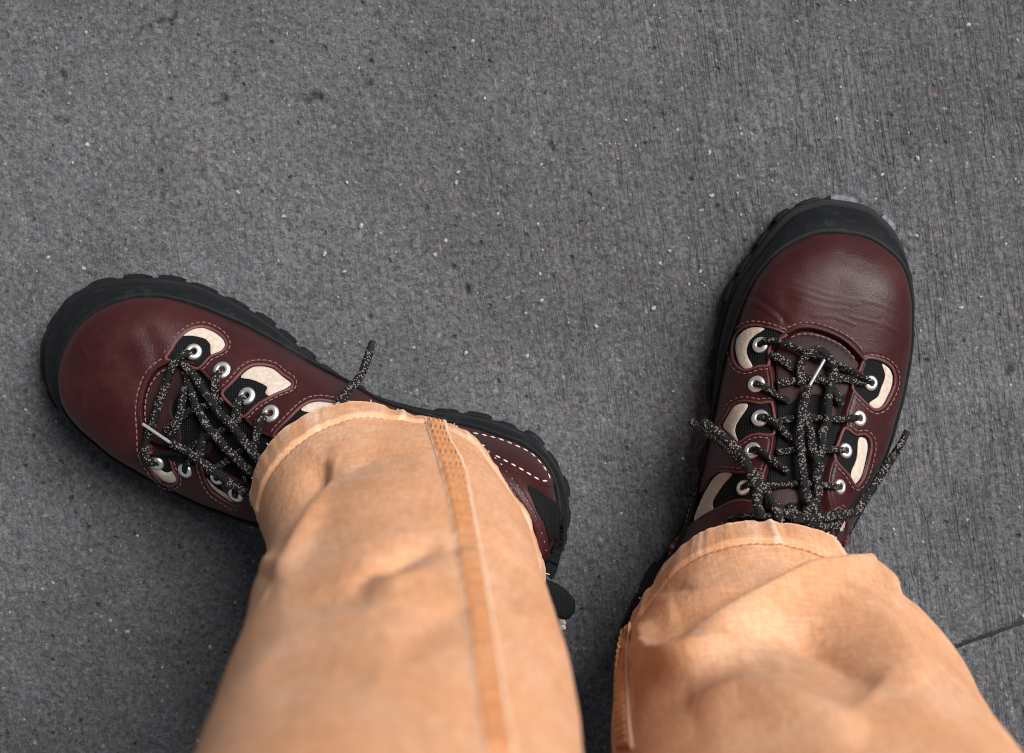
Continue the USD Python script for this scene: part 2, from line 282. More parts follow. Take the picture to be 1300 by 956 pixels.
def slab(ia, ib):
    a0, a1 = -SL / 2 + ia * SL, -SL / 2 + (ia + 1) * SL - GAP
    b0, b1 = JC + GAP / 2 + ib * SL, JC - GAP / 2 + (ib + 1) * SL
    main = (ia, ib) in ((0, 0), (0, -1))
    if main:
        lo, hi = (max(a0, -.40), min(a1, .40)), (max(b0, -.34), min(b1, .31))
        def axis(x0, x1, l, h, s):
            return np.unique(np.round(np.concatenate([np.linspace(x0, x1, 40), [x0 + .0006, x0 + .0015, x0 + .003, x1 - .003, x1 - .0015, x1 - .0006], np.arange(l, h, s)]), 6))
        A, B = axis(a0, a1, *lo, .0013), axis(b0, b1, *hi, .0015)
    else: A, B = np.linspace(a0, a1, 24), np.linspace(b0, b1, 24)
    a, b = np.meshgrid(A, B, indexing='ij')
    xy = a[..., None] * e1 + b[..., None] * e2
    z, groove_shade = height(a, b)
    if main:
        for pts, w, dp in PITS:
            pz = pit(xy, pts, w, dp); z = z + pz; groove_shade = np.maximum(groove_shade, np.clip(-pz / dp, 0, 1) ** 1.5)  # pits get their shade painted in as dark colour too
        edge = np.minimum.reduce([a - a0, a1 - a, b - b0, b1 - b])
        chip = .0022 * np.clip(meshkit.fbm(np.stack([a, b, 0 * a], -1) * 120, 3, 4) - .38, 0, 1) * 4
        z = z - (.0008 + .7 * chip) * np.exp(-(edge / .0013) ** 1.4)
    top = np.concatenate([xy, z[..., None]], -1)
    na, nb = a.shape
    rim = np.concatenate([top[:, 0], top[-1, 1:], top[-2::-1, -1], top[0, -2:0:-1]])
    low = rim.copy(); low[:, 2] = -.05
    n0 = na * nb; k = len(rim)
    i = np.arange(k); j = (i + 1) % k
    V = np.vstack([top.reshape(-1, 3), rim, low])
    F = np.vstack([gridfaces(na, nb)[:, ::-1] if np.cross(top[1, 0] - top[0, 0], top[0, 1] - top[0, 0])[2] < 0 else gridfaces(na, nb)[:, [0, 2, 1]], np.c_[n0 + i, n0 + k + i, n0 + k + j], np.c_[n0 + i, n0 + k + j, n0 + j]])
    obj('slab', (V, F), 'grey_concrete', pave, smooth=True, prim=np.r_[groove_shade.ravel(), np.zeros(2 * k)])
for ia in range(-2, 3):
    for ib in range(-3, 3): slab(ia, ib)
g = 300.0
obj('ground', (np.array([[-g, -g, -.0075], [g, -g, -.0075], [g, g, -.0075], [-g, g, -.0075]]), np.array([[0, 1, 2], [0, 2, 3]])), 'joint_sand', smooth=False, kind='structure', label='dark sandy ground under and beyond the pavement slabs')

# loose grit lying on the slabs
mat('grit_stone', {'g': ('geometry', {}), 'r': ('rgb_ramp', {'interpolate': False, 'ramp': [(0, (.30, .29, .28)), (.22, (.16, .155, .15)), (.4, (.30, .28, .26)), (.52, (.25, .11, .075)), (.68, (.05, .05, .05)), (.8, (.27, .18, .12)), (.93, (.30, .295, .285))]}), 'p': ('principled_bsdf', {'roughness': .8})},
    [('g.random_per_island', 'r.fac'), ('r.color', 'p.base_color')])
ico = trimesh.creation.icosphere(1, 1.0); gp = []
for k in range(650):
    x, y = rng.uniform(-.34, .34), rng.uniform(-.28, .24); r = .00030 + .00075 * rng.random() ** 4
    v = ico.vertices * (1 + .35 * rng.normal(0, 1, (len(ico.vertices), 1)).clip(-1, 1)) * r * [1 + .5 * rng.random(), 1, .7]
    an = rng.uniform(0, 6.28); v = v @ np.array([[math.cos(an), math.sin(an), 0], [-math.sin(an), math.cos(an), 0], [0, 0, 1]]); gp.append((v + [x, y, .0002 + r * .25], ico.faces))
obj('grit', joined(gp), 'grit_stone', smooth=False, kind='stuff', label='fine pale and reddish grit scattered on the pavement', category='grit')

# ------------------------------------------------------------------ shoes
# plan of the shoe in millimetres: distance from the toe tip, medial side, lateral side
OUT = np.array([(-3, 2, 2), (-1, 17, -6), (2, 27, -13), (6, 33, -19), (14, 42, -27), (26, 49, -35), (38, 54, -40), (53, 58, -45), (68, 60, -49), (90, 58, -53), (114, 53, -56), (140, 43.5, -57), (167, 35.5, -55), (190, 33.5, -52), (215, 35.5, -50), (235, 40, -49), (255, 42, -49), (275, 41, -48), (290, 34, -44), (302, 23, -37), (310, 8, -26), (313, -8, -8)], float)
BND = np.array([(17, -1, -1), (18, 8, -8), (20, 16, -15), (25, 27, -24), (32, 35, -30), (41, 42, -35), (51, 46.5, -39), (61, 49, -43), (76, 50, -47), (98, 49, -51), (121, 45.5, -53), (151, 40, -52), (170, 37, -49), (194, 33, -46), (226, 34, -45), (248, 36.5, -45), (268, 36.5, -44), (280, 34, -41), (290, 28, -37), (298, 18, -30), (303, 6, -20), (305, -7, -7)], float)
HGT = np.array([(17, 40), (18, 46), (20, 50), (25, 55.5), (32, 60.5), (45, 65.5), (60, 67), (80, 68), (100, 72), (120, 79.5), (140, 88.5), (160, 97), (180, 104), (200, 108), (225, 107), (255, 104), (280, 102), (295, 98), (302, 88), (305, 60)], float)
ZB = np.array([(17, 41), (40, 41), (70, 38), (110, 34), (200, 33), (270, 37), (305, 42)], float)
def ucos(s, s0, s1): return np.arccos(np.clip(1 - 2 * (s - s0) / (s1 - s0), -1, 1)) / np.pi
class Shoe:
    def __init__(self, T, K, side, trim=0.0):
        self.trim = trim
        T, K = world(*T, .02)[:2], world(*K, .02)[:2]
        self.T, self.a = T, (K - T) / np.linalg.norm(K - T)
        self.n = np.array([-self.a[1], self.a[0]]) * side
        self.base = np.r_[T + self.a * .15, 0]
    def w(self, s, t, z):
        """shoe millimetres to world"""
        s, t, z = np.broadcast_arrays(np.asarray(s, float), t, z)
        xy = self.T + s[..., None] * 1e-3 * self.a + t[..., None] * 1e-3 * self.n
        return np.concatenate([xy, z[..., None] * 1e-3], -1)
    def outline(self, tab, n, off=0.0):
        u = ucos(tab[:, 0], tab[0, 0], tab[-1, 0]); x = np.linspace(0, 1, n)
        s = tab[0, 0] + (tab[-1, 0] - tab[0, 0]) * (1 - np.cos(np.pi * x)) / 2
        m, l = PchipInterpolator(u, tab[:, 1])(x), PchipInterpolator(u, tab[:, 2])(x)
        if tab is OUT: m = m - self.trim * sstep(5, 45, s) * sstep(175, 140, s)
        return np.vstack([np.c_[s, m], np.c_[s, l][-2:0:-1]])
    def loft(self, nu=560, nv=360):
        s0, s1 = BND[0, 0], BND[-1, 0]
        x = np.linspace(0, 1, nu); s = s0 + (s1 - s0) * (1 - np.cos(np.pi * x)) / 2
        ub = ucos(BND[:, 0], s0, s1)
        m, l = PchipInterpolator(ub, BND[:, 1])(x), PchipInterpolator(ub, BND[:, 2])(x)
        h = PchipInterpolator(ucos(HGT[:, 0], s0, s1), HGT[:, 1])(x)
        zb = PchipInterpolator(ZB[:, 0], ZB[:, 1])(s) - 4
        zb = np.minimum(zb, h - 2)
        ea = np.interp(s, [17, 60, 110, 150, 190, 230, 305], [.72, .72, .80, .85, .80, .55, .42])
        eb = np.interp(s, [17, 60, 110, 150, 190, 230, 305], [.72, .72, .85, .92, .90, .62, .50])
        skew = np.interp(s, [17, 60, 110, 150, 200, 305], [0, 2, 5, 6, 4, 0])
        tuck = np.interp(s, [17, 150, 230, 305], [.0, .05, .16, .18])
        f = np.linspace(0, np.pi, 900)
        P = np.zeros((nu, nv, 3))
        for i in range(nu):
            c, sn = np.cos(f), np.sin(f)
            zf = np.abs(sn) ** eb[i]
            t = (m[i] + l[i]) / 2 + (m[i] - l[i]) / 2 * np.sign(c) * np.abs(c) ** ea[i] * (1 - tuck[i] * zf ** 2) + skew[i] * zf ** 2
            z = zb[i] + (h[i] - zb[i]) * zf
            L = np.r_[0, np.cumsum(np.hypot(np.diff(t), np.diff(z)))]
            g = np.linspace(0, L[-1], nv) if L[-1] > 1e-9 else np.zeros(nv)
            tt, zz = (np.interp(g, L, t), np.interp(g, L, z)) if L[-1] > 1e-9 else (np.full(nv, t[0]), np.full(nv, z[0]))
            P[i] = self.w(s[i], tt, zz)
        return P
def normals(P):
    N = np.cross(np.gradient(P, axis=0), np.gradient(P, axis=1)); l = np.linalg.norm(N, axis=-1, keepdims=True)
    N = N / np.maximum(l, 1e-15)
    if N[P.shape[0] // 2, P.shape[1] // 2, 2] < 0: N = -N
    return N
class PixMap:
    """position and normal of the surface point seen at a pixel of the photograph (samples of a surface, nearest to the camera wins)"""
    def __init__(self, P, N, res=2.0):
        P, N = P.reshape(-1, 3), N.reshape(-1, 3)
        q = to_px(P); self.o = q.min(0) - 2; self.res = res
        ij = np.round((q - self.o) * res).astype(int); sh = ij.max(0) + 3
        order = np.argsort(P[:, 2], kind='stable'); ij, P, N = ij[order], P[order], N[order]
        pm, nm, ok = np.zeros((*sh, 3)), np.zeros((*sh, 3)), np.zeros(sh, bool)
        pm[ij[:, 0], ij[:, 1]] = P; nm[ij[:, 0], ij[:, 1]] = N; ok[ij[:, 0], ij[:, 1]] = True
        idx = distance_transform_edt(~ok, return_distances=False, return_indices=True)
        z = pm[idx[0], idx[1]][..., 2]; nm = nm[idx[0], idx[1]]
        self.z = gaussian_filter(z, 1.2); self.n = np.stack([gaussian_filter(nm[..., k], 3) for k in range(3)], -1)
    def __call__(self, px):
        px = np.asarray(px, float); c = (px[..., :2] - self.o) * self.res
        c = np.clip(c, 0, np.array(self.z.shape) - 1.001); i = c.astype(int); f = c - i
        def lerp(a):
            e = (..., None) if a.ndim == 3 else (...,)
            fx, fy = f[..., 0][e], f[..., 1][e]
            return (a[i[..., 0], i[..., 1]] * (1 - fx) * (1 - fy) + a[i[..., 0] + 1, i[..., 1]] * fx * (1 - fy) + a[i[..., 0], i[..., 1] + 1] * (1 - fx) * fy + a[i[..., 0] + 1, i[..., 1] + 1] * fx * fy)
        z, n = lerp(self.z), lerp(self.n)
        n = n / np.maximum(np.linalg.norm(n, axis=-1, keepdims=True), 1e-9)
        return world(px[..., 0], px[..., 1], z), n
def panel(M, pts, off, thick, step=1.6, bevel=2.0, closed_smooth=True, wave=None):
    """a thin sheet lying on surface M: outline in pixels, underside at off, thickness thick (metres)"""
    B = resample(pts, step, True, closed_smooth)
    poly = Polygon(B).buffer(0)
    if poly.geom_type != 'Polygon': poly = max(poly.geoms, key=lambda g: g.area)
    B = np.array(poly.exterior.coords)[:-1]
    x0, y0, x1, y1 = poly.bounds
    gx, gy = np.meshgrid(np.arange(x0, x1, step * 1.15), np.arange(y0, y1, step * 1.15))
    I = np.c_[gx.ravel(), gy.ravel()]
    inn = shapely.contains_xy(poly, I[:, 0], I[:, 1]); I = I[inn]
    d = shapely.distance(shapely.points(I), poly.exterior) if len(I) else np.zeros(0)
    I, d = I[d > step * .6], d[d > step * .6]
    Q = np.vstack([B, I]); hb = np.r_[np.full(len(B), .55), .55 + .45 * np.sqrt(np.clip(d / bevel, 0, 1))]
    tri = Delaunay(Q).simplices
    cen = Q[tri].mean(1); tri = tri[shapely.contains_xy(poly, cen[:, 0], cen[:, 1])]
    a = Q[tri]; cr = (a[:, 1, 0] - a[:, 0, 0]) * (a[:, 2, 1] - a[:, 0, 1]) - (a[:, 1, 1] - a[:, 0, 1]) * (a[:, 2, 0] - a[:, 0, 0])
    tri[cr > 0] = tri[cr > 0][:, ::-1]
    P, N = M(Q)
    ex = wave(Q) if wave is not None else 0
    top = P + N * (off + thick * hb + ex)[:, None]
    low = P[:len(B)] + N[:len(B)] * (off - .0006)
    n, k = len(Q), len(B); i = np.arange(k); j = (i + 1) % k
    return np.vstack([top, low]), np.vstack([tri, np.c_[i, j, n + j], np.c_[i, n + j, n + i]])
def dashes(M, path, off, r, dash, gap, ns=6):
    """stitches: short threads along a pixel path"""
    path = np.asarray(path, float); d = np.r_[0, np.cumsum(np.linalg.norm(np.diff(path, axis=0), axis=1))]
    out, s = [], gap / 2
    while s + dash < d[-1]:
        t = np.linspace(s, s + dash, 5)
        q = np.stack([np.interp(t, d, path[:, k]) for k in (0, 1)], 1)
        P, N = M(q); arch = np.array([-.6, .35, .6, .35, -.6]) * r
        v, f, _ = tube(P + N * (off + arch)[:, None], r, ns, .8); out.append((v, f)); s += dash + gap
    return out
def ring(M, c, r_px, parent_name, shoe, tilt_r=1.0):
    """a metal eyelet: rolled ring with an open hole"""
    P, N = M(np.array([c])); P, N = P[0], N[0]
    R = r_px * mpp(P[2]) * 1.02
    prof = [(.36, -.0022), (.36, .0000), (.40, .0007), (.48, .0010), (.62, .0011), (.80, .0009), (.93, .0005), (1.0, -.0001), (1.0, -.0008)]
    x = np.cross(N, [0, 1, .2]); x /= np.linalg.norm(x); y = np.cross(N, x)
    a = np.linspace(0, 2 * np.pi, 33)[:-1]
    V = np.array([[P + R * k * (math.cos(t) * x + math.sin(t) * y) + N * h for t in a] for k, h in prof])
    v, f = V.reshape(-1, 3), gridfaces(len(prof), 32, True)
    hole = np.vstack([[P - N * .0014], V[0] + N * .0009]); hf = np.array([[0, 1 + k, 1 + (k + 1) % 32] for k in range(32)])
    e = obj('eyelet', (v, f), 'nickel', shoe, smooth=60)
    obj('hole', (hole, hf), 'dark_hole', e)
def lace(M, pts, shoe, r=.00225, name='lace', mat='flecked_lace', step=1.6, taper=None, parent=None, free=False):
    """pts: (pixel x, pixel y, height in mm over the surface, or over the ground for a free end)"""
    q = resample(pts, step)
    P, N = M(q[:, :2]); h = q[:, 2] * 1e-3
    L = world(q[:, 0], q[:, 1], h) if free else P + N * h[:, None]
    k = np.ones(5) / 5; pad = np.vstack([L[:1]] * 2 + [L] + [L[-1:]] * 2)
    L = np.stack([np.convolve(pad[:, c], k, 'valid') for c in range(3)], 1)
    rr = np.full(len(L), r)
    rr = rr * (1 + .06 * np.sin(np.arange(len(L)) * 1.7))
    if taper: rr[-taper:] *= np.linspace(1, .72, taper)
    v, f, uv = tube(L, rr, 14, .74)
    return obj(name, (v, f), mat, parent or shoe, uv=uv + [rng.random(), 0]), L

def build_shoe(S, D, label):
    root = thing('shoe', S.base, label=label, category='shoe', group=None)
    P0 = S.loft(); N0 = normals(P0)
    M = PixMap(P0, N0)
    # ---- upper: leather body with sunken windows, throat, creases
    q = to_px(P0); view = np.array([0, 0, EYE]) - P0; view /= np.linalg.norm(view, axis=-1, keepdims=True)
    face = sstep(.02, .15, (N0 * view).sum(-1))
    disp = np.zeros(q.shape[:2]); pts = shapely.points(q.reshape(-1, 2)).reshape(q.shape[:2])
    def sd(poly, margin):
        x0, y0, x1, y1 = poly.bounds
        near = (q[..., 0] > x0 - margin) & (q[..., 0] < x1 + margin) & (q[..., 1] > y0 - margin) & (q[..., 1] < y1 + margin)
        d = np.full(q.shape[:2], 1e3); p = pts[near]
        dd = shapely.distance(p, poly.exterior); dd[shapely.contains(poly, p)] *= -1; d[near] = dd
        return d
    throat = Polygon(resample(D['throat'], 2, True)).buffer(0)
    wins = [Polygon(resample(w, 1.5, True)).buffer(0) for w in D['windows']]
    d = sd(throat, 10); disp -= .0050 * sstep(2.0, -5, d)
    for w in wins: disp = np.minimum(disp, disp - .0014 * sstep(1.2, -1.2, sd(w, 8)))
    allw = shapely.union_all([throat] + wins)
    rim_far = sd(allw if allw.geom_type == 'Polygon' else max(allw.geoms, key=lambda g: g.area), 16)
    disp -= .00035 * np.exp(-((rim_far - 5.0) / 1.3) ** 2)
    for line, amp, wd in D['creases']:
        ln = LineString(resample(line, 3)); near = shapely.distance(pts, ln) if False else None
        x0, y0, x1, y1 = ln.bounds; mk = (q[..., 0] > x0 - 5 * wd) & (q[..., 0] < x1 + 5 * wd) & (q[..., 1] > y0 - 5 * wd) & (q[..., 1] < y1 + 5 * wd)
        dd = shapely.distance(pts[mk], ln)
        disp[mk] += amp * 1e-3 * (np.exp(-(dd / wd) ** 2) - .45 * np.exp(-((dd - 2.1 * wd) / wd) ** 2))
    wob = .0016 * (meshkit.fbm(P0 * 34, 3, 11) - .5)
    P = P0 + N0 * ((disp * face) + wob)[..., None]
    # fine wrinkles across the vamp
    nu, nv = P.shape[:2]
    bot = P[:, [0, -1]].copy()
    obj('upper', (P.reshape(-1, 3), gridfaces(nu, nv) if normals_up(P) else gridfaces(nu, nv)[:, ::-1]), 'burgundy_leather', root, smooth=True)
    # ---- rand and outsole
    n = 150
    O, B = S.outline(OUT, n), S.outline(BND, n)
    k = len(O); nx = np.roll(O, -1, 0) - np.roll(O, 1, 0); nx /= np.linalg.norm(nx, axis=1, keepdims=True); out = np.c_[nx[:, 1], -nx[:, 0]]
    if ((O - O.mean(0)) * out).sum() < 0: out = -out
    zb = np.interp(B[:, 0], ZB[:, 0], ZB[:, 1])
    bx = np.roll(B, -1, 0) - np.roll(B, 1, 0); bx /= np.maximum(np.linalg.norm(bx, axis=1, keepdims=True), 1e-9); bo = np.c_[bx[:, 1], -bx[:, 0]]
    if ((B - B.mean(0)) * bo).sum() < 0: bo = -bo
    def row(X, z): return S.w(X[:, 0], X[:, 1], z)
    toe = sstep(90, 20, O[:, 0])
    Bl = B + bo * 1.6
    def mix(f, bulge=0): return O * (1 - f) + Bl * f + out * bulge
    inset = (.7 + 2.9 * toe)[:, None]; zs = 14.6 + 4.5 * toe
    Oi = O - out * inset
    def mix(f, bulge=0): return Oi * (1 - f) + Bl * f + out * bulge
    rows = [row(Oi - out * 1.6, 11), row(Oi - out * 1.3, zs), row(Oi - out * .5, zs + 1.4), row(Oi + out * .1, zs + 2.6), row(Oi + out * .2, zs + 3.6), row(mix(.14, .7), zs + 6), row(mix(.36, 1.3), 20 + (zb - 20) * .56), row(mix(.62, 1.2), 20 + (zb - 20) * .80), row(mix(.86, .5), zb - .9),
            row(mix(.93, .2), zb - .55), row(mix(.96, .5), zb + .2), row(Bl + bo * .1, zb + .5), row(B + bo * .4, zb + .5), row(B - bo * .6, zb - .3), row(B - bo * 2.5, zb - 3)]
    R = np.array(rows)
    obj('rand', (R.reshape(-1, 3), gridfaces(len(rows), k, True)), 'black_rubber', root, smooth=50)
    hs = np.interp(O[:, 0], [-3, 20, 60, 140, 190, 215, 235, 313], [7, 4.5, 3.2, 4.2, 7.0, 7.0, 3.4, 3.4])
    ow = [row(O * 0 + O.mean(0), hs), row(O - out * 9, hs), row(O - out * 1.2, hs), row(O + out * .3, hs + 1.6), row(O + out * .7, zs - 5), row(O + out * .7, zs - 2), row(O + out * .1, zs - .6), row(O - out * 1.5, zs), row(O - out * 6, zs), row(O * 0 + O.mean(0), 14.6)]
    W = np.array(ow)
    sole = obj('outsole', (W.reshape(-1, 3), gridfaces(len(ow), k, True)), 'black_rubber', root, smooth=35)
    # lugs round the edge, each a block that bites 2-4 mm beyond the sole edge
    L = np.r_[0, np.cumsum(np.linalg.norm(np.diff(np.vstack([O, O[:1]]), axis=0), axis=1))]
    s = 6.0; number = 0
    while s < L[-1] - 8:
        wd = 9.5 + 5.5 * rng.random(); t = np.linspace(s, s + wd, 6)
        ctr = np.stack([np.interp(t, L, np.r_[O[:, c], O[0, c]]) for c in (0, 1)], 1); ov = np.stack([np.interp(t, L, np.r_[out[:, c], out[0, c]]) for c in (0, 1)], 1)
        ov /= np.linalg.norm(ov, axis=1, keepdims=True)
        if not 176 < ctr[:, 0].mean() < 226:
            ex = 1.4 + 1.6 * rng.random() + (1.6 if D.get('scuff') and ctr[:, 0].mean() < 3 else 0); zt = 9.5 + 5.0 * rng.random() + 4 * sstep(70, 15, ctr[:, 0].mean()); e = np.array([-.6, 0, 0, 0, 0, -.6])[:, None]
            rr = [(-8, .0), (ex - .6 + e, .0), (ex + e, 1.2), (ex + .2 + e, zt - 2.5), (ex - .7 + e, zt), (-2.5, zt + .5), (-8, zt)]
            V = np.array([S.w(*(ctr + ov * a_).T, z_) for a_, z_ in rr]); m_ = len(rr)
            v = V.reshape(-1, 3); f = gridfaces(m_, 6)
            capA = [[0, i * 6, (i + 1) * 6] for i in range(1, m_ - 1)]; capB = [[5, (i + 1) * 6 + 5, i * 6 + 5] for i in range(1, m_ - 1)]
            back = [[0, (m_ - 1) * 6 + i, (m_ - 1) * 6 + i + 1] for i in range(5)] + [[i, 0, i + 1] for i in range(1, 5)]
            scuff = D.get('scuff') and ctr[:, 0].mean() < 3
            obj('lug', (v, np.vstack([f, capA, capB, back])), 'scuffed_rubber' if scuff else 'black_rubber', sole, smooth=30)
            number += 1
        s += wd + 4.2 + 3 * rng.random()
    # ---- windows: black mesh floor, cream suede, rolled rim, stitches
    for w in D['windows']:
        obj('mesh_panel', panel(M, w, -.0014, .0005), 'black_mesh', root)
    for w in D['suede']:
        obj('suede_panel', panel(M, w, -.0010, .0008, bevel=2.5), 'cream_suede', root)
    for w in D['windows'] + [D['throat']]:
        b = resample(w, 1.5, True); pp = Polygon(b).buffer(0)
        open_ = w is D['throat']
        b = np.array((pp.buffer(.8)).exterior.coords) if not open_ else resample(D['rim'], 1.5)
        Pq, Nq = M(b)
        v, f, _ = tube(Pq - Nq * .0005, .00085 if not open_ else .0010, 8, 1.0)
        obj('leather_rim', (v, f), 'leather_edge' if not open_ else 'burgundy_leather', root, smooth=60)
    st = []
    cut = throat.buffer(3)
    for w in wins:
        line = w.buffer(5.2).exterior.difference(cut)
        for g_ in (line.geoms if hasattr(line, 'geoms') else [line]):
            if g_.length > 12: st += dashes(M, np.array(g_.coords), .0001, .00034, 4.6, 2.6)
    for pth in D['stitches']: st += dashes(M, resample(pth, 2), .0001, .00036, 5.0, 2.8)
    obj('stitching', joined(st), 'stitch_thread', root, kind='stuff', label='fine pinkish stitching beside the leather edges')
    if D.get('dark_stitches'):
        ds = []
        for pth in D['dark_stitches']: ds += dashes(M, resample(pth, 2), .0001, .0005, 6, 2.2)
        obj('stitching', joined(ds), 'dark_thread', root, kind='stuff', label='dark double stitching round the collar')
    for nm, w, off, th, mt in D['panels']:
        obj(nm, panel(M, w, off * 1e-3, th * 1e-3), mt, root)
    if D.get('cream'):
        cs = []
        for pth in D['cream']: cs += dashes(M, resample(pth, 2), .0003, .0006, 8.5, 2.6)
        obj('stitching', joined(cs), 'cream_thread', root, kind='stuff', label='bold cream stitching on the heel')
    for c, r_ in D['eyelets']: ring(M, c, r_, 'eyelet', root)
    for item in D['laces']:
        opts = item[1] if len(item) > 1 else {}
        path, line = lace(M, item[0], root, **{k_: v_ for k_, v_ in opts.items() if k_ != 'tip'})
        if opts.get('tip'):
            v, f, uv = tube(line[-opts['tip']:] , .0019, 12); obj('lace_tip', (v, f), 'dark_hole', path)
    if D.get('aglet'):
        P_, N_ = M(np.array(D['aglet'])[:, :2]); pp = P_ + N_ * (np.array(D['aglet'])[:, 2] * 1e-3)[:, None]
        tt = np.linspace(0, 1, 8)[:, None]; v, f, _ = tube(pp[0] + (pp[1] - pp[0]) * tt, .00085, 12)
        obj('aglet', (v, f), 'clear_plastic', root, label='translucent pale lace tip')
    return root, M, S
def normals_up(P):
    i, j = P.shape[0] // 2, P.shape[1] // 2
    return np.cross(P[i, j + 1] - P[i, j], P[i + 1, j] - P[i, j])[2] > 0

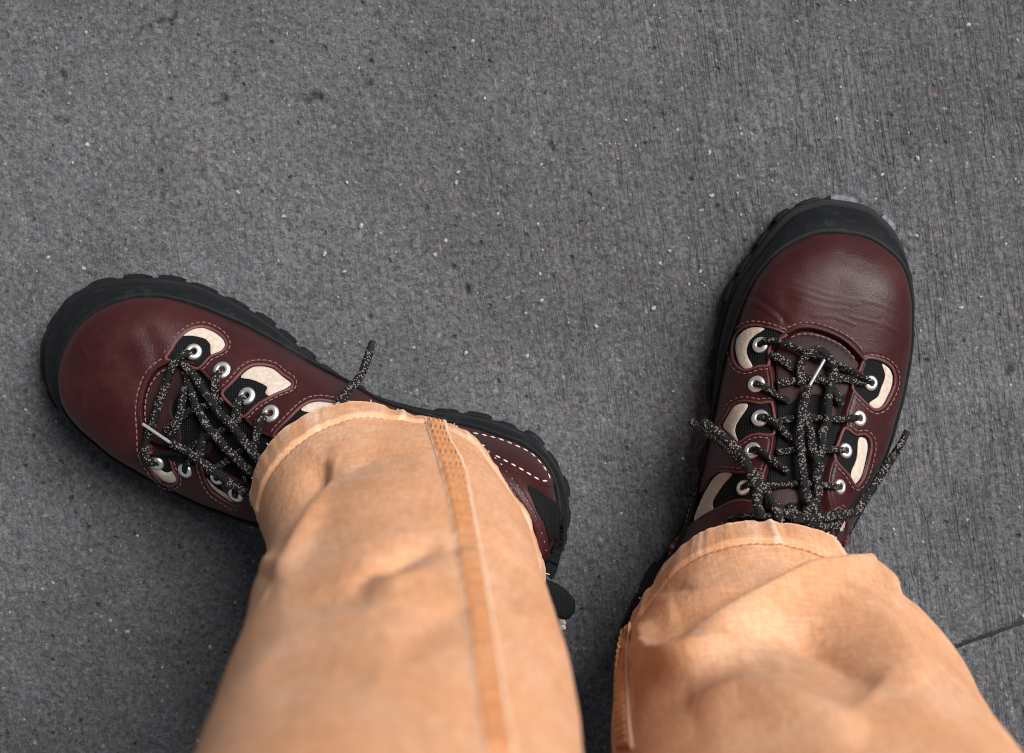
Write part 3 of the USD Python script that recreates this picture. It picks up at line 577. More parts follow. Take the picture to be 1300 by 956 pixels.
# ------------------------------------------------------------------ shoe details, traced where they lie on the upper
LEFT = dict(
    throat=[(213, 460), (197, 469), (187, 483), (181, 500), (178, 525), (180, 545), (179, 562), (184, 574), (205, 578), (240, 579), (260, 592), (284, 606), (300, 616), (325, 622), (360, 612), (372, 578), (348, 558), (325, 548), (307, 530), (296, 516), (279, 498), (265, 484), (252, 470), (235, 462)],
    rim=[(247, 462), (228, 459), (211, 460), (196, 469), (186, 483), (180.5, 500), (177.5, 525), (179.5, 545), (178, 560), (182, 574)],
    windows=[[(211, 455), (216, 446), (223, 435), (233, 424), (245, 416.5), (258, 414.5), (273, 420), (284, 429), (287, 437), (283, 444), (275, 448), (266, 452), (256, 463), (250, 467), (238, 462), (222, 457)],
             [(282, 499), (291, 489), (302, 477), (310, 469), (320, 463.5), (334, 462.6), (348, 466), (360, 476), (371, 485), (370, 490), (360, 495), (346, 501), (335, 507), (321, 517), (308, 528), (297, 517)],
             [(348, 553), (360, 538), (373, 525), (385, 514), (395, 509), (408, 507.5), (429, 511), (450, 520), (450, 536), (425, 550), (395, 566), (372, 574)],
             [(182.5, 576), (186, 588), (194, 600), (205, 612.5), (216, 616.5), (224.5, 612), (224, 606), (219, 597), (214, 584), (206, 579), (193, 577)],
             [(255, 591), (258, 601), (262, 613), (270, 625), (283, 634), (298, 642), (292, 632), (286, 624), (280, 615), (270, 604)]],
    suede=[[(231, 425.5), (245, 417.5), (258, 415.5), (272, 421), (283, 430), (285.6, 437), (282, 443), (268, 450.5), (267, 445), (267, 437.5), (261.5, 430), (250, 426.3), (240, 425.3)],
           [(305.5, 478.5), (314, 469), (322, 465), (335, 464.4), (348, 468), (360, 478), (370, 486.5), (360, 493.5), (340, 501.5), (336.5, 498), (339, 491.5), (335, 487.5), (325, 483), (314, 480)],
           [(382, 519), (392, 511.5), (406, 509), (423, 511), (444, 519), (430, 530), (410, 526), (396, 523)],
           [(186, 586.5), (192.5, 598), (205, 610.5), (216, 614.5), (223.5, 611.5), (223, 605.5), (219, 599), (211, 601.5), (201, 596), (193, 589)],
           [(261.5, 608), (268, 619), (280, 629.5), (296, 639.5), (287, 629), (275, 621.5), (267, 614)]],
    creases=[([(118, 444), (132, 452), (150, 450)], -.25, 6), ([(186, 422), (196, 442), (199, 460)], -.5, 9), ([(104, 440), (110, 452)], .18, 2), ([(160, 404), (150, 430), (150, 470)], -.5, 20), ([(100, 500), (120, 540)], .3, 12)],
    stitches=[[(206, 455), (191, 466), (180.5, 481), (174.5, 500), (172, 525), (173.5, 548), (175, 575), (181, 592)],
              [(218, 466), (203, 473), (192, 487), (186, 503), (184, 525), (186, 543)]],
    panels=[('tongue', [(262, 480), (240, 468), (226, 476), (214, 500), (212, 540), (214, 570), (240, 576), (284, 604), (330, 618), (362, 606), (368, 580), (330, 552), (300, 522)], -3.9, 1.0, 'black_mesh'),
            ('tongue_leather_piece', [(214, 462.5), (199, 471), (189, 485), (183, 502), (180.5, 525), (183, 545), (186, 560), (205, 568), (226, 566), (224, 541), (217.5, 530), (215.5, 518), (220, 507), (232, 498), (247, 492), (246, 476), (230, 465)], -2.9, 1.1, 'tongue_leather'),
            ('tongue_loop', [(252, 552), (266, 560), (262, 578), (246, 570)], -2.4, 1.0, 'tongue_leather'),
            ('eyestay_edge', [(203, 577.5), (240, 577), (252, 584), (240, 588), (216, 584)], -.2, .9, 'black_mesh'),
            ('heel_counter', [(670, 616.5), (677, 619), (691, 630), (706, 639.5), (713, 660), (713, 690), (709, 712), (699, 735), (692, 723), (696.5, 703), (695, 681), (690, 663), (682, 650), (676, 636)], .1, .9, 'black_mesh'),
            ('heel_overlay', [(580, 541), (604, 548), (632, 556), (656, 565), (678, 577), (694, 594), (702, 612), (701, 618), (688, 616.5), (672, 609), (651, 598), (630, 587.5), (606, 570)], .0, .8, 'burgundy_leather'),
            ('collar_binding', [(604, 557), (628, 579), (648, 601), (664, 623), (677, 645), (687, 668), (693, 690), (695.5, 708), (688, 712), (682, 688), (674, 662), (660, 636), (642, 611), (618, 584), (598, 566)], .2, .9, 'burgundy_leather')],
    cream=[[(598, 551), (614, 554), (628, 557.5), (642, 562), (656, 568), (668.6, 574), (678, 581), (686, 590), (693, 600), (696.5, 610), (688, 611.5), (678, 607.5), (660.8, 597), (640, 586), (626, 578.5)],
           [(608, 564), (617, 573), (628, 583.5), (637, 593), (645, 603.5), (653.5, 614), (662, 626), (669, 637), (675, 648), (680.5, 659), (686, 675), (690, 690), (692, 708)]],
    dark_stitches=[[(603, 568), (621, 588), (637, 605), (653, 627), (667, 652), (677, 678), (684, 706)]],
    eyelets=[((245.5, 446.5), 10.8), ((281.6, 470), 11.6), ((312.8, 502.6), 11.6), ((343, 525), 11.6), ((199, 588), 9.5), ((234.6, 597.6), 10), ((275, 606.5), 9.8), ((299, 629.3), 10.6)],
    laces=[([(243, 448, -1), (236, 450.5, 2), (227, 456, 3.2), (214, 481, 1.2), (202, 511, .6), (195, 536, .8), (187, 558, 1.5), (187, 576, 2.6), (195, 585, 2.0), (199, 588, -1)],),
           ([(228, 457, 1.0), (243, 472, 2.8), (262, 496, 3.2), (283, 524, 3.6), (308, 550, 4.2), (327, 573, 5), (350, 596, 5)],),
           ([(236, 470, .4), (243, 492, 1.4), (250, 513, 2.2), (260, 530, 2.6), (270, 545, 3), (281, 556, 3.2), (291, 568, 3.2), (304, 579, 3.4), (317, 591, 3.8), (345, 604, 4)],),
           ([(244, 472, .2), (238, 490, 1.2), (233, 508, 1.8), (230, 526, 1.6), (223, 544, .8), (214, 559, -.5)],),
           ([(221, 560, 4.0), (245, 571.5, 4.4), (260, 581, 4.8), (280, 595.5, 5), (300, 608, 5), (322, 621, 5), (345, 628, 5)],),
           ([(281, 471, -1), (278.5, 476, 2.0), (276, 488, 2.6), (273, 502, .5), (268, 516, -1.5)],),
           ([(311, 504, -1), (307, 509, 2.0), (303, 520, 2.4), (299, 533, .6), (292, 548, -1)],),
           ([(340, 527, -1), (335, 532, 2.0), (330, 543, 2.4), (326, 558, 1), (320, 572, 0)],),
           ([(235, 597, -1), (237, 592, 2.0), (242, 585, 2.4), (249, 576, 1), (258, 566, 0)],),
           ([(275, 606, -1), (277, 601, 2.0), (283, 592, 2.2), (290, 582, .6)],),
           ([(299, 629, -1), (300, 624, 2.0), (306, 615, 2.2), (314, 606, .6)],),
           ([(262, 548, .2), (258, 560, 1.6), (255, 570, 1.8), (259, 580, .8)],),
           ([(196, 576, 1), (214, 573, 2), (232, 574, 2.4), (247, 580, 2)], {'mat': 'black_mesh', 'r': .0016}),
           ([(208, 548, -1), (224, 534, .5), (246, 520, 1), (268, 514, 1), (283, 508, .2)], {'r': .0018}),
           ([(226, 580, -.5), (246, 566, .8), (268, 552, 1.2), (292, 542, .6), (305, 530, 0)], {'r': .0018}),
           ([(262, 600, -.5), (284, 588, .8), (305, 574, 1.2), (326, 558, .6)], {'r': .0018}),
           ([(400, 560, 98), (418, 533, 92), (432, 511, 86), (441, 497, 80), (453, 484, 74), (462, 468, 68), (468.5, 449, 62), (474, 434, 57)], {'tip': 10, 'name': 'lace_end', 'free': True})],
    aglet=[(184, 536.5, 3.4), (224, 561.5, 4.2)])
RIGHT = dict(
    throat=[(997, 425), (1013, 417.5), (1032, 418), (1049, 423), (1067, 431), (1081, 442), (1090, 452), (1097, 463), (1090, 478), (1083, 492), (1077, 511), (1073, 526), (1074, 543), (1068, 556), (1061, 576), (1055, 590), (1052, 604), (1051, 628), (1055, 645), (1050, 680), (955, 680), (960, 640), (966, 620), (971, 600), (980, 575), (983, 550), (983, 520), (983, 496), (980, 470), (976, 455), (984, 434)],
    rim=[(982, 440), (989, 429), (1000, 421.5), (1014, 415.5), (1032, 415.5), (1049, 420), (1067, 428), (1082, 439.5), (1091, 449), (1098, 459), (1093, 474)],
    windows=[[(997, 425), (988, 419.5), (971, 414.5), (955, 413), (941.5, 417.5), (933, 426.5), (929.5, 440), (930, 453), (935, 464), (942.7, 469), (953, 468), (963, 464), (974, 463), (975, 447), (984, 431)],
             [(978, 511), (966, 512), (951, 509.6), (938, 510), (928, 516), (920, 529), (914, 541), (924, 553), (935, 561.5), (948, 554), (963, 550), (981, 550), (983.5, 537), (981, 521)],
             [(967, 602), (948, 600), (928, 599), (912, 598.5), (902, 605), (892, 618), (884, 638), (877.5, 664), (889, 656), (903.5, 648), (922, 638.6), (941, 634), (957, 635.5), (962, 620)],
             [(1100, 456), (1110, 455.5), (1123, 459.5), (1132.5, 467), (1136.5, 478), (1135.5, 490.5), (1129, 505.5), (1122, 516), (1113, 520), (1103, 514), (1090, 501), (1083.5, 492), (1087, 481), (1094, 467)],
             [(1074, 544), (1088, 552.5), (1098, 551.5), (1105, 558), (1106, 572), (1102, 590), (1096, 608), (1088.5, 617), (1079, 603.5), (1063, 585), (1061, 577), (1067, 559)],
             [(1065, 645), (1073, 653), (1076, 664), (1076, 680), (1073, 692), (1064, 688), (1058, 672), (1058, 654)]],
    suede=[[(970, 417), (955, 415), (943, 419.5), (934.5, 429), (932.6, 443), (936.4, 460), (944, 467.5), (954, 465), (949, 455), (946.4, 443), (950, 432.5), (959, 424)],
           [(948, 512.5), (938, 512.3), (930, 516.5), (923, 527.6), (916.5, 541), (925, 551), (935, 559.5), (931.5, 548), (932.8, 539), (940, 527.6)],
           [(928, 601), (913, 600.3), (903, 609), (893, 626), (885, 643), (880, 661), (903.5, 647), (902.7, 638.6), (910, 624.5), (919, 612)],
           [(1121, 462), (1129.5, 468), (1134, 478), (1133, 490.5), (1126.6, 505.5), (1120, 516), (1113, 518.5), (1104.5, 512.6), (1115.4, 504), (1119, 495), (1123, 485), (1124.7, 475)],
           [(1093, 555), (1099.5, 557), (1102.5, 570), (1099, 589), (1094, 606), (1086.5, 614.5), (1081.5, 604), (1087, 588), (1090, 570)],
           [(1071, 655), (1074.5, 664), (1074, 688), (1070, 687), (1068, 675), (1067, 663)]],
    creases=[([(975, 352), (1000, 356), (1030, 366), (1070, 378), (1110, 384), (1145, 400)], .07, 2.4), ([(980, 362), (1010, 368), (1050, 380), (1090, 386)], .07, 2.2), ([(985, 374), (1012, 378), (1040, 388), (1075, 392)], .06, 2), ([(1080, 402), (1115, 410), (1140, 422)], .08, 2),
             ([(950, 380), (972, 392), (990, 406)], .28, 2.6), ([(962, 376), (985, 394), (998, 410)], -.22, 4), ([(1000, 380), (992, 400), (996, 412)], -.5, 10), ([(1040, 336), (1060, 350)], -.5, 22), ([(1120, 408), (1150, 430)], .1, 2), ([(1030, 400), (1060, 402), (1085, 412)], .09, 2)],
    stitches=[[(990, 418), (1003, 414.5), (1015, 410), (1034, 410), (1051, 414.5), (1070, 423), (1086, 434), (1098, 449)],
              [(1003, 429), (1015, 424.5), (1032, 424.5), (1049, 429), (1065, 436.5), (1077, 446), (1086, 457)]],
    panels=[('tongue', [(990, 470), (1020, 480), (1060, 474), (1082, 486), (1074, 520), (1070, 545), (1058, 578), (1050, 604), (1048, 640), (1046, 676), (962, 676), (968, 640), (974, 600), (984, 570), (987, 530), (987, 490)], -3.9, 1.0, 'black_mesh'),
            ('tongue_leather_piece', [(999, 428), (1013, 421), (1032, 421), (1049, 426), (1066, 434), (1079, 445), (1088, 456), (1094, 464), (1085, 480), (1076, 502), (1060, 506), (1040, 500), (1015, 504), (1000, 512), (988, 500), (985, 470), (984, 445), (990, 433)], -2.9, 1.1, 'tongue_leather'),
            ('tongue_loop', [(978, 623), (995, 618), (1013, 623), (1016, 636), (996, 643), (980, 636)], -2.2, 1.4, 'tongue_leather'),
            ('tongue_loop', [(1050, 520), (1060, 514), (1064, 528), (1056, 540)], -2.4, 1.0, 'tongue_leather'),
            ('collar_binding', [(876, 668), (905, 652), (940, 638), (962, 640), (958, 660), (930, 672), (895, 690), (860, 712), (850, 705)], .2, .9, 'burgundy_leather')],
    eyelets=[((965, 437.7), 10.4), ((960, 487.6), 11.4), ((964.8, 530.5), 11.4), ((954.7, 572), 11.4), ((943.5, 619), 10.2), ((922, 667), 10.5), ((1106, 486.4), 9.6), ((1091.6, 531), 10.2), ((1074, 572), 9.8), ((1066.7, 618), 9.8)],
    laces=[([(966, 437, -1), (973, 434.5, 2.2), (997, 438, 2.6), (1024, 450, 3), (1055, 461, 3), (1086, 476, 2.6), (1100, 484, 2.2), (1106, 486, -1)],),
           ([(1098, 486, .6), (1072, 481, .6), (1042, 481.5, .2), (1014, 483, .4), (986, 487, -.5)],),
           ([(978, 450, .5), (990, 456, 1), (1002, 464, .6), (1014, 473, -.2), (1024, 480, -1)],),
           ([(960, 487.5, -1), (966, 490, 2.2), (980, 499, 2.4), (992, 506, .8), (1002, 509, -1)],),
           ([(965, 530.5, -1), (972, 532, 2.2), (986, 542, 2.2), (996, 550, .8), (1005, 558, -1)],),
           ([(955, 572, -1), (962, 573.5, 2.2), (980, 586, 2.2), (991, 593, .8), (1001, 600, -1)],),
           ([(944, 619, -1), (952, 617, 2.0), (966, 616, 1.5), (985, 617, .2), (1010, 614, .2)],),
           ([(922, 666, -1), (930, 661, 2.0), (942, 657, 2.2), (960, 656, 1.5), (980, 655, .8)],),
           ([(1091, 531, -1), (1083, 531, 2.2), (1069, 533, 2.0), (1048, 531.5, .6), (1010, 531, -.6), (986, 534, -1)], {'r': .0018}),
           ([(1074, 572, -1), (1066, 572, 2.2), (1054, 572, 1.8), (1040, 570, .6), (1010, 571, -.6), (986, 573, -1)], {'r': .0018}),
           ([(1067, 618, -1), (1059, 618.5, 2.2), (1048, 617, 1.8), (1034, 614.5, .8), (1008, 614, .2), (976, 618, -.5)], {'r': .0018}),
           ([(1024, 492, 4.2), (1020.5, 505, 4.2), (1017, 520, 4), (1013, 545, 4), (1014, 576, 4), (1016, 604, 4), (1021, 630, 4), (1028, 648, 3.5), (1034, 660, 2)],),
           ([(1016, 490, 1.6), (1014, 470, 3), (1022, 452, 4.2), (1035, 446, 5), (1047, 453, 4.8), (1056, 470, 3.8), (1051, 495, 3.4), (1048, 520, 3.4), (1046, 542, 3.4), (1040, 553, 3.6), (1041, 567, 3.2), (1037, 584, 2)],),
           ([(1040, 478, 1), (1054, 494, 2), (1062, 505, 1.8), (1069, 514, .5)],),
           ([(1022, 524, 1.4), (1025, 540, 2.2), (1027.5, 555, 3), (1029, 571, 3.2), (1034, 586, 3.4), (1037, 597, 3.6), (1032.5, 608, 3.6), (1035, 621, 3.4), (1033.5, 634, 3.4), (1026, 643, 3.2), (1018, 653, 2.6)],),
           ([(891, 534, 84), (900, 541, 86), (911, 549.5, 88), (923, 559, 91), (935, 570, 95), (947, 587, 100), (956, 606, 104), (962, 620, 107), (960, 636, 109), (967, 656, 110)], {'name': 'lace_end', 'r': .0026, 'free': True}),
           ([(893, 537, 8), (905, 547, 6.5), (920, 560, 5.2), (934, 574, 4.6), (946, 590, 4.6), (960, 604, 5), (968, 618, 5), (976, 632, 4.6), (984, 650, 3.5), (990, 664, 2)],),
           ([(1003, 662, 2), (1023, 658, 4), (1040, 656, 5), (1057, 652, 5.4), (1073, 647, 5.6), (1084, 633, 5.8), (1095, 616, 6), (1108, 594, 6), (1119, 577, 6), (1130, 564, 5), (1138, 555, 4), (1145, 545, 3)], {'name': 'lace_end', 'r': .0025, 'tip': 12, 'taper': 12}),
           ([(1028, 665, 2), (1046, 668, 3), (1058, 664, 3.4), (1062, 656, 3)],),
           ([(1002, 640, 1), (1008, 652, 2), (1022, 662, 2.4), (1040, 670, 2)],),
           ([(984, 640, .6), (996, 652, 1.4), (1012, 660, 1.4)],)],
    aglet=[(1043, 459.5, 5.6), (1025, 492.5, 4.6)], scuff=True)

SHOE_L = Shoe((57, 440), (719, 668), 1)
SHOE_R = Shoe((1104, 271), (850, 928), -1, 4.0)
shoe_l, ML, _ = build_shoe(SHOE_L, LEFT, 'burgundy leather walking shoe pointing to the left, its cream-stitched heel showing behind the trouser leg')
shoe_r, MR, _ = build_shoe(SHOE_R, RIGHT, 'burgundy leather walking shoe pointing straight ahead, with a pale scuff on its toe rubber')
# pull tab: a folded black webbing loop behind the heel of the left shoe, striped inside
def flat(z, slope=0.0):
    return lambda Q: (world(Q[:, 0], Q[:, 1], z + slope * (Q[:, 0] - 690)), np.tile([0.2, 0.1, .97], (len(Q), 1)))
tab = obj('pull_tab', panel(flat(.078, -.00012), [(676, 730), (694, 735.5), (707, 741), (719, 750), (728.5, 763), (728, 776), (720, 786), (707, 784), (690, 778), (674, 770)], 0, .0042, bevel=5), 'black_mesh', shoe_l, smooth=50)
for k in (0, 1):
    obj('stripe', panel(flat(.064 - .006 * k), [(680, 782 + 7 * k), (700, 785.5 + 7 * k), (717, 788 + 6 * k), (718, 792 + 6 * k), (700, 790.5 + 7 * k), (680, 787 + 7 * k)], 0, .002), 'cream_suede', tab)
# ------------------------------------------------------------------ person: trousers, hidden body, dark jacket
person = thing('person', (.03, -.13, 0), label='person in faded peach-orange trousers standing with feet turned apart', category='person')
NA = 420
def leg(hem_px, hem_z, axis, dz_max, folds, NR=300, flare=.10, power=1.5):
    """trouser leg: a traced hem loop that blends upward into a tube round a leaning axis [(z, x, y, rx, ry)]"""
    hp = np.array(hem_px, float); hz = np.asarray(hem_z, float)
    loop = resample(np.c_[hp, hz], 2.0, True)
    Hm = world(loop[:, 0], loop[:, 1], loop[:, 2])
    A = np.array(axis, float); ax = [PchipInterpolator(A[:, 0], A[:, i], extrapolate=True) for i in range(1, 5)]
    c0 = Hm.mean(0)
    th = np.arctan2(Hm[:, 1] - c0[1], Hm[:, 0] - c0[0]); o = np.argsort(th); th, Hm = th[o], Hm[o]
    T = np.linspace(-np.pi, np.pi, NA + 1)[:-1]
    ext = np.r_[th - 2 * np.pi, th, th + 2 * np.pi]
    Hq = np.stack([np.interp(T, ext, np.tile(Hm[:, k], 3)) for k in range(3)], 1)
    for k in range(3): Hq[:, k] = gaussian_filter(Hq[:, k], 3, mode='wrap')
    dz = np.r_[np.linspace(0, .05, int(NR * .3))[:-1], np.linspace(.05, .28, int(NR * .5))[:-1], np.linspace(.28, dz_max, NR - int(NR * .3) - int(NR * .5) + 2)]
    P = np.zeros((len(dz), NA, 3))
    for i, d in enumerate(dz):
        z = Hq[:, 2] * (1 - min(d / .30, 1)) + Hq[:, 2].mean() * min(d / .30, 1) + d
        b = 1 - (1 - min(d / flare, 1)) ** power
        ex = np.stack([ax[0](z) + ax[2](z) * np.cos(T), ax[1](z) + ax[3](z) * np.sin(T)], 1)
        P[i, :, :2] = Hq[:, :2] * (1 - b) + ex * b; P[i, :, 2] = z
    N = normals(P)
    if (N[len(dz) // 2, :, :2] * (P[len(dz) // 2, :, :2] - P[len(dz) // 2, :, :2].mean(0))).sum() < 0: N = -N
    for rep in range(1):
        q = to_px(np.where(P[..., 2:] < EYE - .12, P, [0, 0, 0])); vis = sstep(-.1, .15, N @ np.array([0, .5, .8])) * (P[..., 2] < .6)
        pts = shapely.points(q.reshape(-1, 2)).reshape(q.shape[:2]); D = np.zeros(q.shape[:2])
        for line, amp, w_up, w_dn, kind in folds:
            ln = np.array(resample(line, 4)); x0, y0 = ln.min(0) - 120; x1, y1 = ln.max(0) + 120
            mk = (q[..., 0] > x0) & (q[..., 0] < x1) & (q[..., 1] > y0) & (q[..., 1] < y1)
            qq = q[mk]; tr = cKDTree(ln); dist, idx = tr.query(qq); tg = np.gradient(ln, axis=0); tg /= np.linalg.norm(tg, axis=1, keepdims=True)
            rel = qq - ln[idx]; side = np.sign(tg[idx, 0] * rel[:, 1] - tg[idx, 1] * rel[:, 0])      # + is image-below for a path drawn left to right
            taper = np.sin(np.pi * np.clip((idx + .5) / len(ln), 0, 1)) ** .6
            endfade = 1.0
            if kind == 'step':      # overhanging fold: sunken just above the line, swollen just below it
                f = np.where(side < 0, -np.exp(-(dist / w_up) ** 1.3), np.exp(-(dist / w_dn) ** 2) * .75 * sstep(0, 5, dist) - np.exp(-(dist / 3.0)))
            elif kind == 'ridge': f = np.exp(-(dist / np.where(side < 0, w_up, w_dn)) ** 1.6)
            else: f = -np.exp(-(dist / np.where(side < 0, w_up, w_dn)) ** 1.25)
            D[mk] += amp * 1e-3 * f * taper
    D = gaussian_filter(D, (1.0, 1.0))
    D = D * vis + .0060 * (meshkit.fbm(P * 13, 3, 31) - .5) * .7
    dzc = np.broadcast_to(dz[:, None], D.shape)
    pk = meshkit.fbm(np.stack([np.cos(T)[None] * 9 + 0 * dzc, np.sin(T)[None] * 9 + 0 * dzc, dzc * 6], -1), 3, 8)
    D = D + .0032 * (pk - .5) * np.exp(-(dzc / .030) ** 2)                          # puckers of the hem band
    D = D - .0018 * np.exp(-((dzc - .0245) / .0022) ** 2) + .0010 * sstep(.024, .020, dzc)   # stitched hem fold
    P = P + N * D[..., None]
    wear_shade = np.clip(.7 * np.exp(-(dzc / .0014) ** 2) + .40 * sstep(.56, .74, pk) * sstep(.032, .020, dzc) + .5 * np.exp(-((dzc - .0265) / .0022) ** 2) * sstep(.4, .6, pk), 0, 1)
    # rolled edge and inner face of the hem
    ka, kb = int(np.argmin(abs(dz - .012))), int(np.argmin(abs(dz - .03)))
    inn = [P[0] - N[0] * .0010 - [0, 0, .0008], P[0] - N[0] * .0034 - [0, 0, .0004], P[ka] - N[ka] * .0030, P[kb] - N[kb] * .0036]
    G = np.concatenate([np.array(inn[::-1]), P]); Wr = np.concatenate([np.repeat(wear_shade[:1], 4, 0), wear_shade])
    return P, N, G, Wr, dz
def trouser_leg(hem_px, hem_z, axis, dz_max, folds, label, **kw):
    P, N, G, Wr, dz = leg(hem_px, hem_z, axis, dz_max, folds, **kw)
    f = gridfaces(len(G), NA, True)
    part = obj('trouser_leg', (G.reshape(-1, 3), f[:, ::-1]), 'peach_cotton', person, smooth=True, prim=Wr.ravel(), label=label)
    # hem stitches: one line of orange thread 24 mm above the edge
    i = int(np.argmin(abs(dz - .0245))); L = P[i] + N[i] * .0003; L = np.vstack([L, L[:1]])
    d = np.r_[0, np.cumsum(np.linalg.norm(np.diff(L, axis=0), axis=1))]; st, s = [], .001
    while s + .0030 < d[-1]:
        t = np.linspace(s, s + .0030, 4); q_ = np.stack([np.interp(t, d, L[:, c]) for c in range(3)], 1)
        nn = np.stack([np.interp(t, d, np.r_[N[i][:, c], N[i][0, c]]) for c in range(3)], 1)
        v, ff, _ = tube(q_ + nn * np.array([-.0003, .0003, .0003, -.0003])[:, None], .00055, 6); st.append((v, ff)); s += .0037
    obj('hem_stitching', joined(st), 'orange_thread', part, kind='stuff', label='orange thread along the trouser hem')
    # frayed threads on the hem edge
    fr = []
    for k in range(45):
        j = int(rng.integers(NA)); b = P[0, j] - N[0, j] * .0006; dirv = N[0, j] * .5 + np.array([0, 0, -.8]) + rng.normal(0, .5, 3); dirv /= np.linalg.norm(dirv)
        t = np.linspace(0, 1, 4)[:, None]; v, ff, _ = tube(b + dirv * t * (.0008 + .002 * rng.random()) + rng.normal(0, .0002, (4, 3)), .00022, 5); fr.append((v, ff))
    obj('frayed_edge', joined(fr), 'white_fray', part, kind='stuff')
    from scipy.ndimage import zoom
    i5 = dz < .5; Pz, Nz = (np.stack([zoom(X[i5][..., k], (3 if dz[i5][-1] else 1, 2), order=1) for k in range(3)], -1) for X in (P, N))
    rows = np.searchsorted(dz[i5], np.linspace(.28, dz[i5][-1], 260)); extra = np.array([P[r - 1] + (P[r] - P[r - 1]) * ((d - dz[r - 1]) / (dz[r] - dz[r - 1])) for r, d in zip(np.clip(rows, 1, None), np.linspace(.28, dz[i5][-1], 260))])
    exn = N[np.clip(rows, 1, None)]
    al, an = np.concatenate([Pz.reshape(-1, 3), extra.reshape(-1, 3)]), np.concatenate([Nz.reshape(-1, 3), exn.reshape(-1, 3)])
    fr_ = (an * (np.array([0, 0, EYE]) - al)).sum(-1) > 0
    return part, PixMap(al[fr_], an[fr_], 1.5), P, N, dz
L_HEM = [(352, 706), (334, 676), (321, 648), (318, 626), (322, 600), (337, 571), (362, 546), (392, 527), (425, 515), (455, 511), (490, 519), (520, 526), (555, 531), (596, 551), (634, 592), (664, 640), (684, 690), (692, 722), (690, 765), (650, 805), (560, 818), (460, 795), (390, 750)]
L_Z = [.085, .090, .096, .1, .104, .106, .106, .102, .094, .086, .078, .074, .072, .080, .088, .092, .090, .085, .075, .07, .07, .075, .08]
leg_l, PL, GL, NL, dzl = trouser_leg(L_HEM, L_Z, [(.05, -.052, -.100, .062, .062), (.12, -.0515, -.106, .0615, .060), (.20, -.049, -.117, .0645, .060), (.30, -.0435, -.140, .067, .062), (.5, -.041, -.190, .071, .068), (.9, -.050, -.300, .092, .098)], .80,
    [([(412, 580), (399, 606), (384, 640), (364, 680), (346, 712)], 15, 16, 16, 'hollow'), ([(418, 606), (402, 640), (380, 690), (350, 740)], 9, 12, 34, 'ridge'),
     ([(440, 742), (490, 712), (540, 694), (562, 688)], 7, 12, 22, 'hollow'), ([(450, 712), (500, 738), (550, 722)], 4, 14, 16, 'ridge'), ([(560, 700), (600, 690)], 1.5, 12, 12, 'hollow'),
     ([(620, 560), (650, 610), (662, 640)], 2.0, 12, 18, 'hollow'), ([(608, 560), (640, 575), (655, 590)], 1.6, 8, 10, 'ridge'), ([(500, 820), (560, 790), (590, 770)], 4, 20, 20, 'hollow'), ([(630, 680), (650, 720), (660, 780)], 5.0, 16, 18, 'hollow'), ([(360, 770), (420, 750), (470, 760)], 4, 22, 22, 'hollow'), ([(430, 600), (480, 575), (530, 590)], 2.5, 18, 18, 'hollow'), ([(330, 850), (400, 830), (480, 850)], 5, 22, 24, 'hollow')],
    'trouser leg over the turned-out shoe, with an orange felled seam down its front')
R_HEM = [(800, 800), (808, 775), (835, 739), (852, 716), (868, 695), (888, 681), (910, 670), (941, 664), (980, 662), (1000, 663), (1028, 666), (1054, 673), (1073, 684), (1084, 698), (1097, 715), (1118, 742), (1130, 785), (1120, 840), (1075, 885), (980, 905), (880, 890), (820, 850)]
R_Z = [.075, .078, .082, .088, .094, .1, .104, .106, .107, .107, .107, .105, .102, .098, .094, .09, .085, .08, .075, .07, .07, .07]
leg_r, PR, GR, NR_, dzr = trouser_leg(R_HEM, R_Z, [(.05, .130, -.166, .074, .062), (.10, .133, -.168, .080, .064), (.15, .134, -.173, .087, .0615), (.20, .131, -.182, .087, .0625), (.30, .127, -.200, .087, .066), (.5, .119, -.235, .084, .072), (.9, .116, -.300, .092, .098)], .80,
    [([(842, 824), (862, 826), (890, 812), (925, 788), (975, 757), (1020, 734), (1065, 714), (1104, 702)], 20, 34, 30, 'step'),
     ([(812, 790), (826, 826), (846, 846), (880, 846), (930, 822)], 9, 14, 14, 'ridge'), ([(850, 760), (930, 740), (1010, 712)], 4, 16, 12, 'ridge'),
     ([(935, 818), (985, 792), (1035, 800), (1080, 830), (1118, 862)], 12, 18, 40, 'hollow'), ([(1010, 752), (1060, 760), (1110, 786), (1150, 826), (1176, 866)], 8, 20, 22, 'ridge'), ([(880, 905), (950, 890), (1040, 912), (1100, 930)], 10, 24, 24, 'ridge'),
     ([(1100, 704), (1130, 736), (1158, 784)], 4, 10, 14, 'ridge'), ([(1140, 742), (1150, 760), (1158, 774)], 4, 7, 7, 'hollow'), ([(835, 752), (860, 742), (880, 748)], 3, 8, 8, 'hollow'), ([(796, 830), (800, 870), (796, 910)], 4, 10, 10, 'hollow')],
    'trouser leg bunched in deep folds over the forward-pointing shoe')
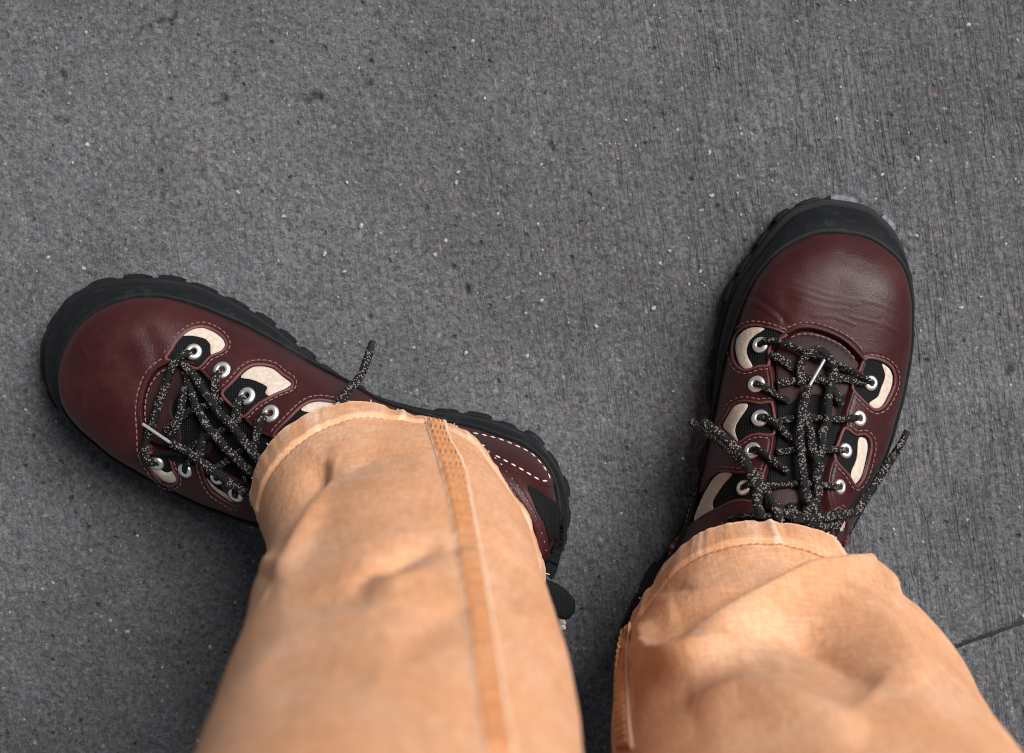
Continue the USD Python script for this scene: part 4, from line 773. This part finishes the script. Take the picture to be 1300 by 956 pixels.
# seams: a raised orange strip with pale stitched edges, puckered crosswise
def seam(PM, left, right, part, n=90):
    l, r = resample(left, 3), resample(right, 3); t = np.linspace(0, 1, n)
    li = np.stack([np.interp(t, np.linspace(0, 1, len(l)), l[:, k]) for k in (0, 1)], 1); ri = np.stack([np.interp(t, np.linspace(0, 1, len(r)), r[:, k]) for k in (0, 1)], 1)
    outline = np.vstack([li, ri[::-1]])
    def wv(Q):
        d = np.abs(Q[:, 1] / 15.0 % 1 - .5) * 2
        return .0005 * (meshkit.noise(np.c_[Q[:, 0] * .05, Q[:, 1] * .13, 0 * Q[:, 0]], 6) - .5) + .0004 * d
    s = obj('side_seam', panel(PM, outline, -.0002, .0016, step=2.6, bevel=4, closed_smooth=False, wave=wv), 'orange_cotton', part, smooth=50, label='raised orange seam strip with pale edges')
    st = []
    for f in (.18, .42, .68, .86):
        st += dashes(PM, li * (1 - f) + ri * f, .0016, .0004, 6, 2.5)
    obj('seam_stitching', joined(st), 'seam_thread', s, kind='stuff')
    for e, sg in ((li, -1), (ri, 1)):
        Pq, Nq = PM(resample(e, 2.5)); v, ff, _ = tube(Pq + Nq * .0003, .0012 if sg > 0 else .0007, 8, .6); obj('seam_edge', (v, ff), 'faded_cotton', s, smooth=60)
seam(PL, [(540, 531), (548, 558), (555, 578), (566, 620), (576, 670), (584, 720), (592, 780), (599, 840), (607, 905), (614, 955)], [(564, 535), (571, 560), (584, 582), (594, 620), (603, 670), (612, 720), (622, 780), (631, 840), (641, 905), (650, 955)], leg_l)
seam(PR, [(791, 800), (785, 830), (782, 866), (782, 910), (784, 950)], [(801, 792), (797, 830), (797, 866), (799, 910), (803, 950)], leg_r)

# body under the clothes, jacket, head: outside the picture, they stand between the ground and the sky
def blob(chain, res=.02, it=12):
    parts = []
    for seg in chain:
        sph = [Manifold.sphere(r, 28).translate(p) for p, r in seg]
        for a_, b_ in zip(sph[:-1], sph[1:]): parts.append(Manifold.batch_hull([a_, b_]))
    m = parts[0]
    for p_ in parts[1:]: m = m + p_
    m = m.refine_to_length(res).to_mesh(); t = trimesh.Trimesh(np.array(m.vert_properties[:, :3]), np.array(m.tri_verts))
    trimesh.smoothing.filter_taubin(t, iterations=it); return t
cx, cy = .03, -.315
body = [[((-.040, -.080, .07), .034), ((-.045, -.112, .14), .030), ((-.041, -.150, .32), .028), ((-.040, -.200, .50), .040), ((-.052, -.300, .88), .080)],
        [((.108, -.140, .07), .034), ((.120, -.178, .14), .030), ((.125, -.212, .32), .028), ((.118, -.245, .50), .040), ((.112, -.300, .88), .080)],
        [((-.05, cy, .90), .085), ((.11, cy, .90), .085)], [((cx, cy, .92), .10), ((cx, -.22, 1.15), .115), ((cx, -.155, 1.36), .12), ((cx, -.10, 1.46), .06), ((cx, -.06, 1.53), .055)],
        [((cx, -.04, 1.56), .085), ((cx, .00, 1.60), .090)]]
obj('body', blob(body), 'skin', person, smooth=True)
obj('trousers_seat', blob([[((-.052, -.300, .84), .098), ((cx - .07, cy, .95), .10), ((cx + .07, cy, .95), .10), ((.112, -.300, .84), .098)], [((cx, cy, .90), .12), ((cx, cy - .01, 1.0), .12)]], .02), 'peach_cotton', person, smooth=True, prim=None)
jk = [[((cx + q_ * .09, -.29, .98), .15), ((cx + q_ * .11, -.215, 1.15), .165), ((cx + q_ * .13, -.15, 1.36), .155)] for q_ in (-1, 1)] + [[((cx - .13, -.15, 1.36), .155), ((cx + .13, -.15, 1.36), .155)], [((cx - .09, -.29, .98), .15), ((cx + .09, -.29, .98), .15)], [((cx - .11, -.215, 1.15), .165), ((cx + .11, -.215, 1.15), .165)],
      [((cx, -.12, 1.43), .11), ((cx, -.08, 1.49), .08)]] + [[((cx + q_ * .24, -.13, 1.38), .085), ((cx + q_ * .34, -.04, 1.13), .070), ((cx + q_ * .17, -.13, 1.0), .060)] for q_ in (-1, 1)]
obj('jacket', blob(jk), 'dark_jacket', person, smooth=True)
obj('hair', blob([[((cx, -.005, 1.625), .088), ((cx, -.045, 1.575), .090)]], .012), 'hair', person, smooth=True)
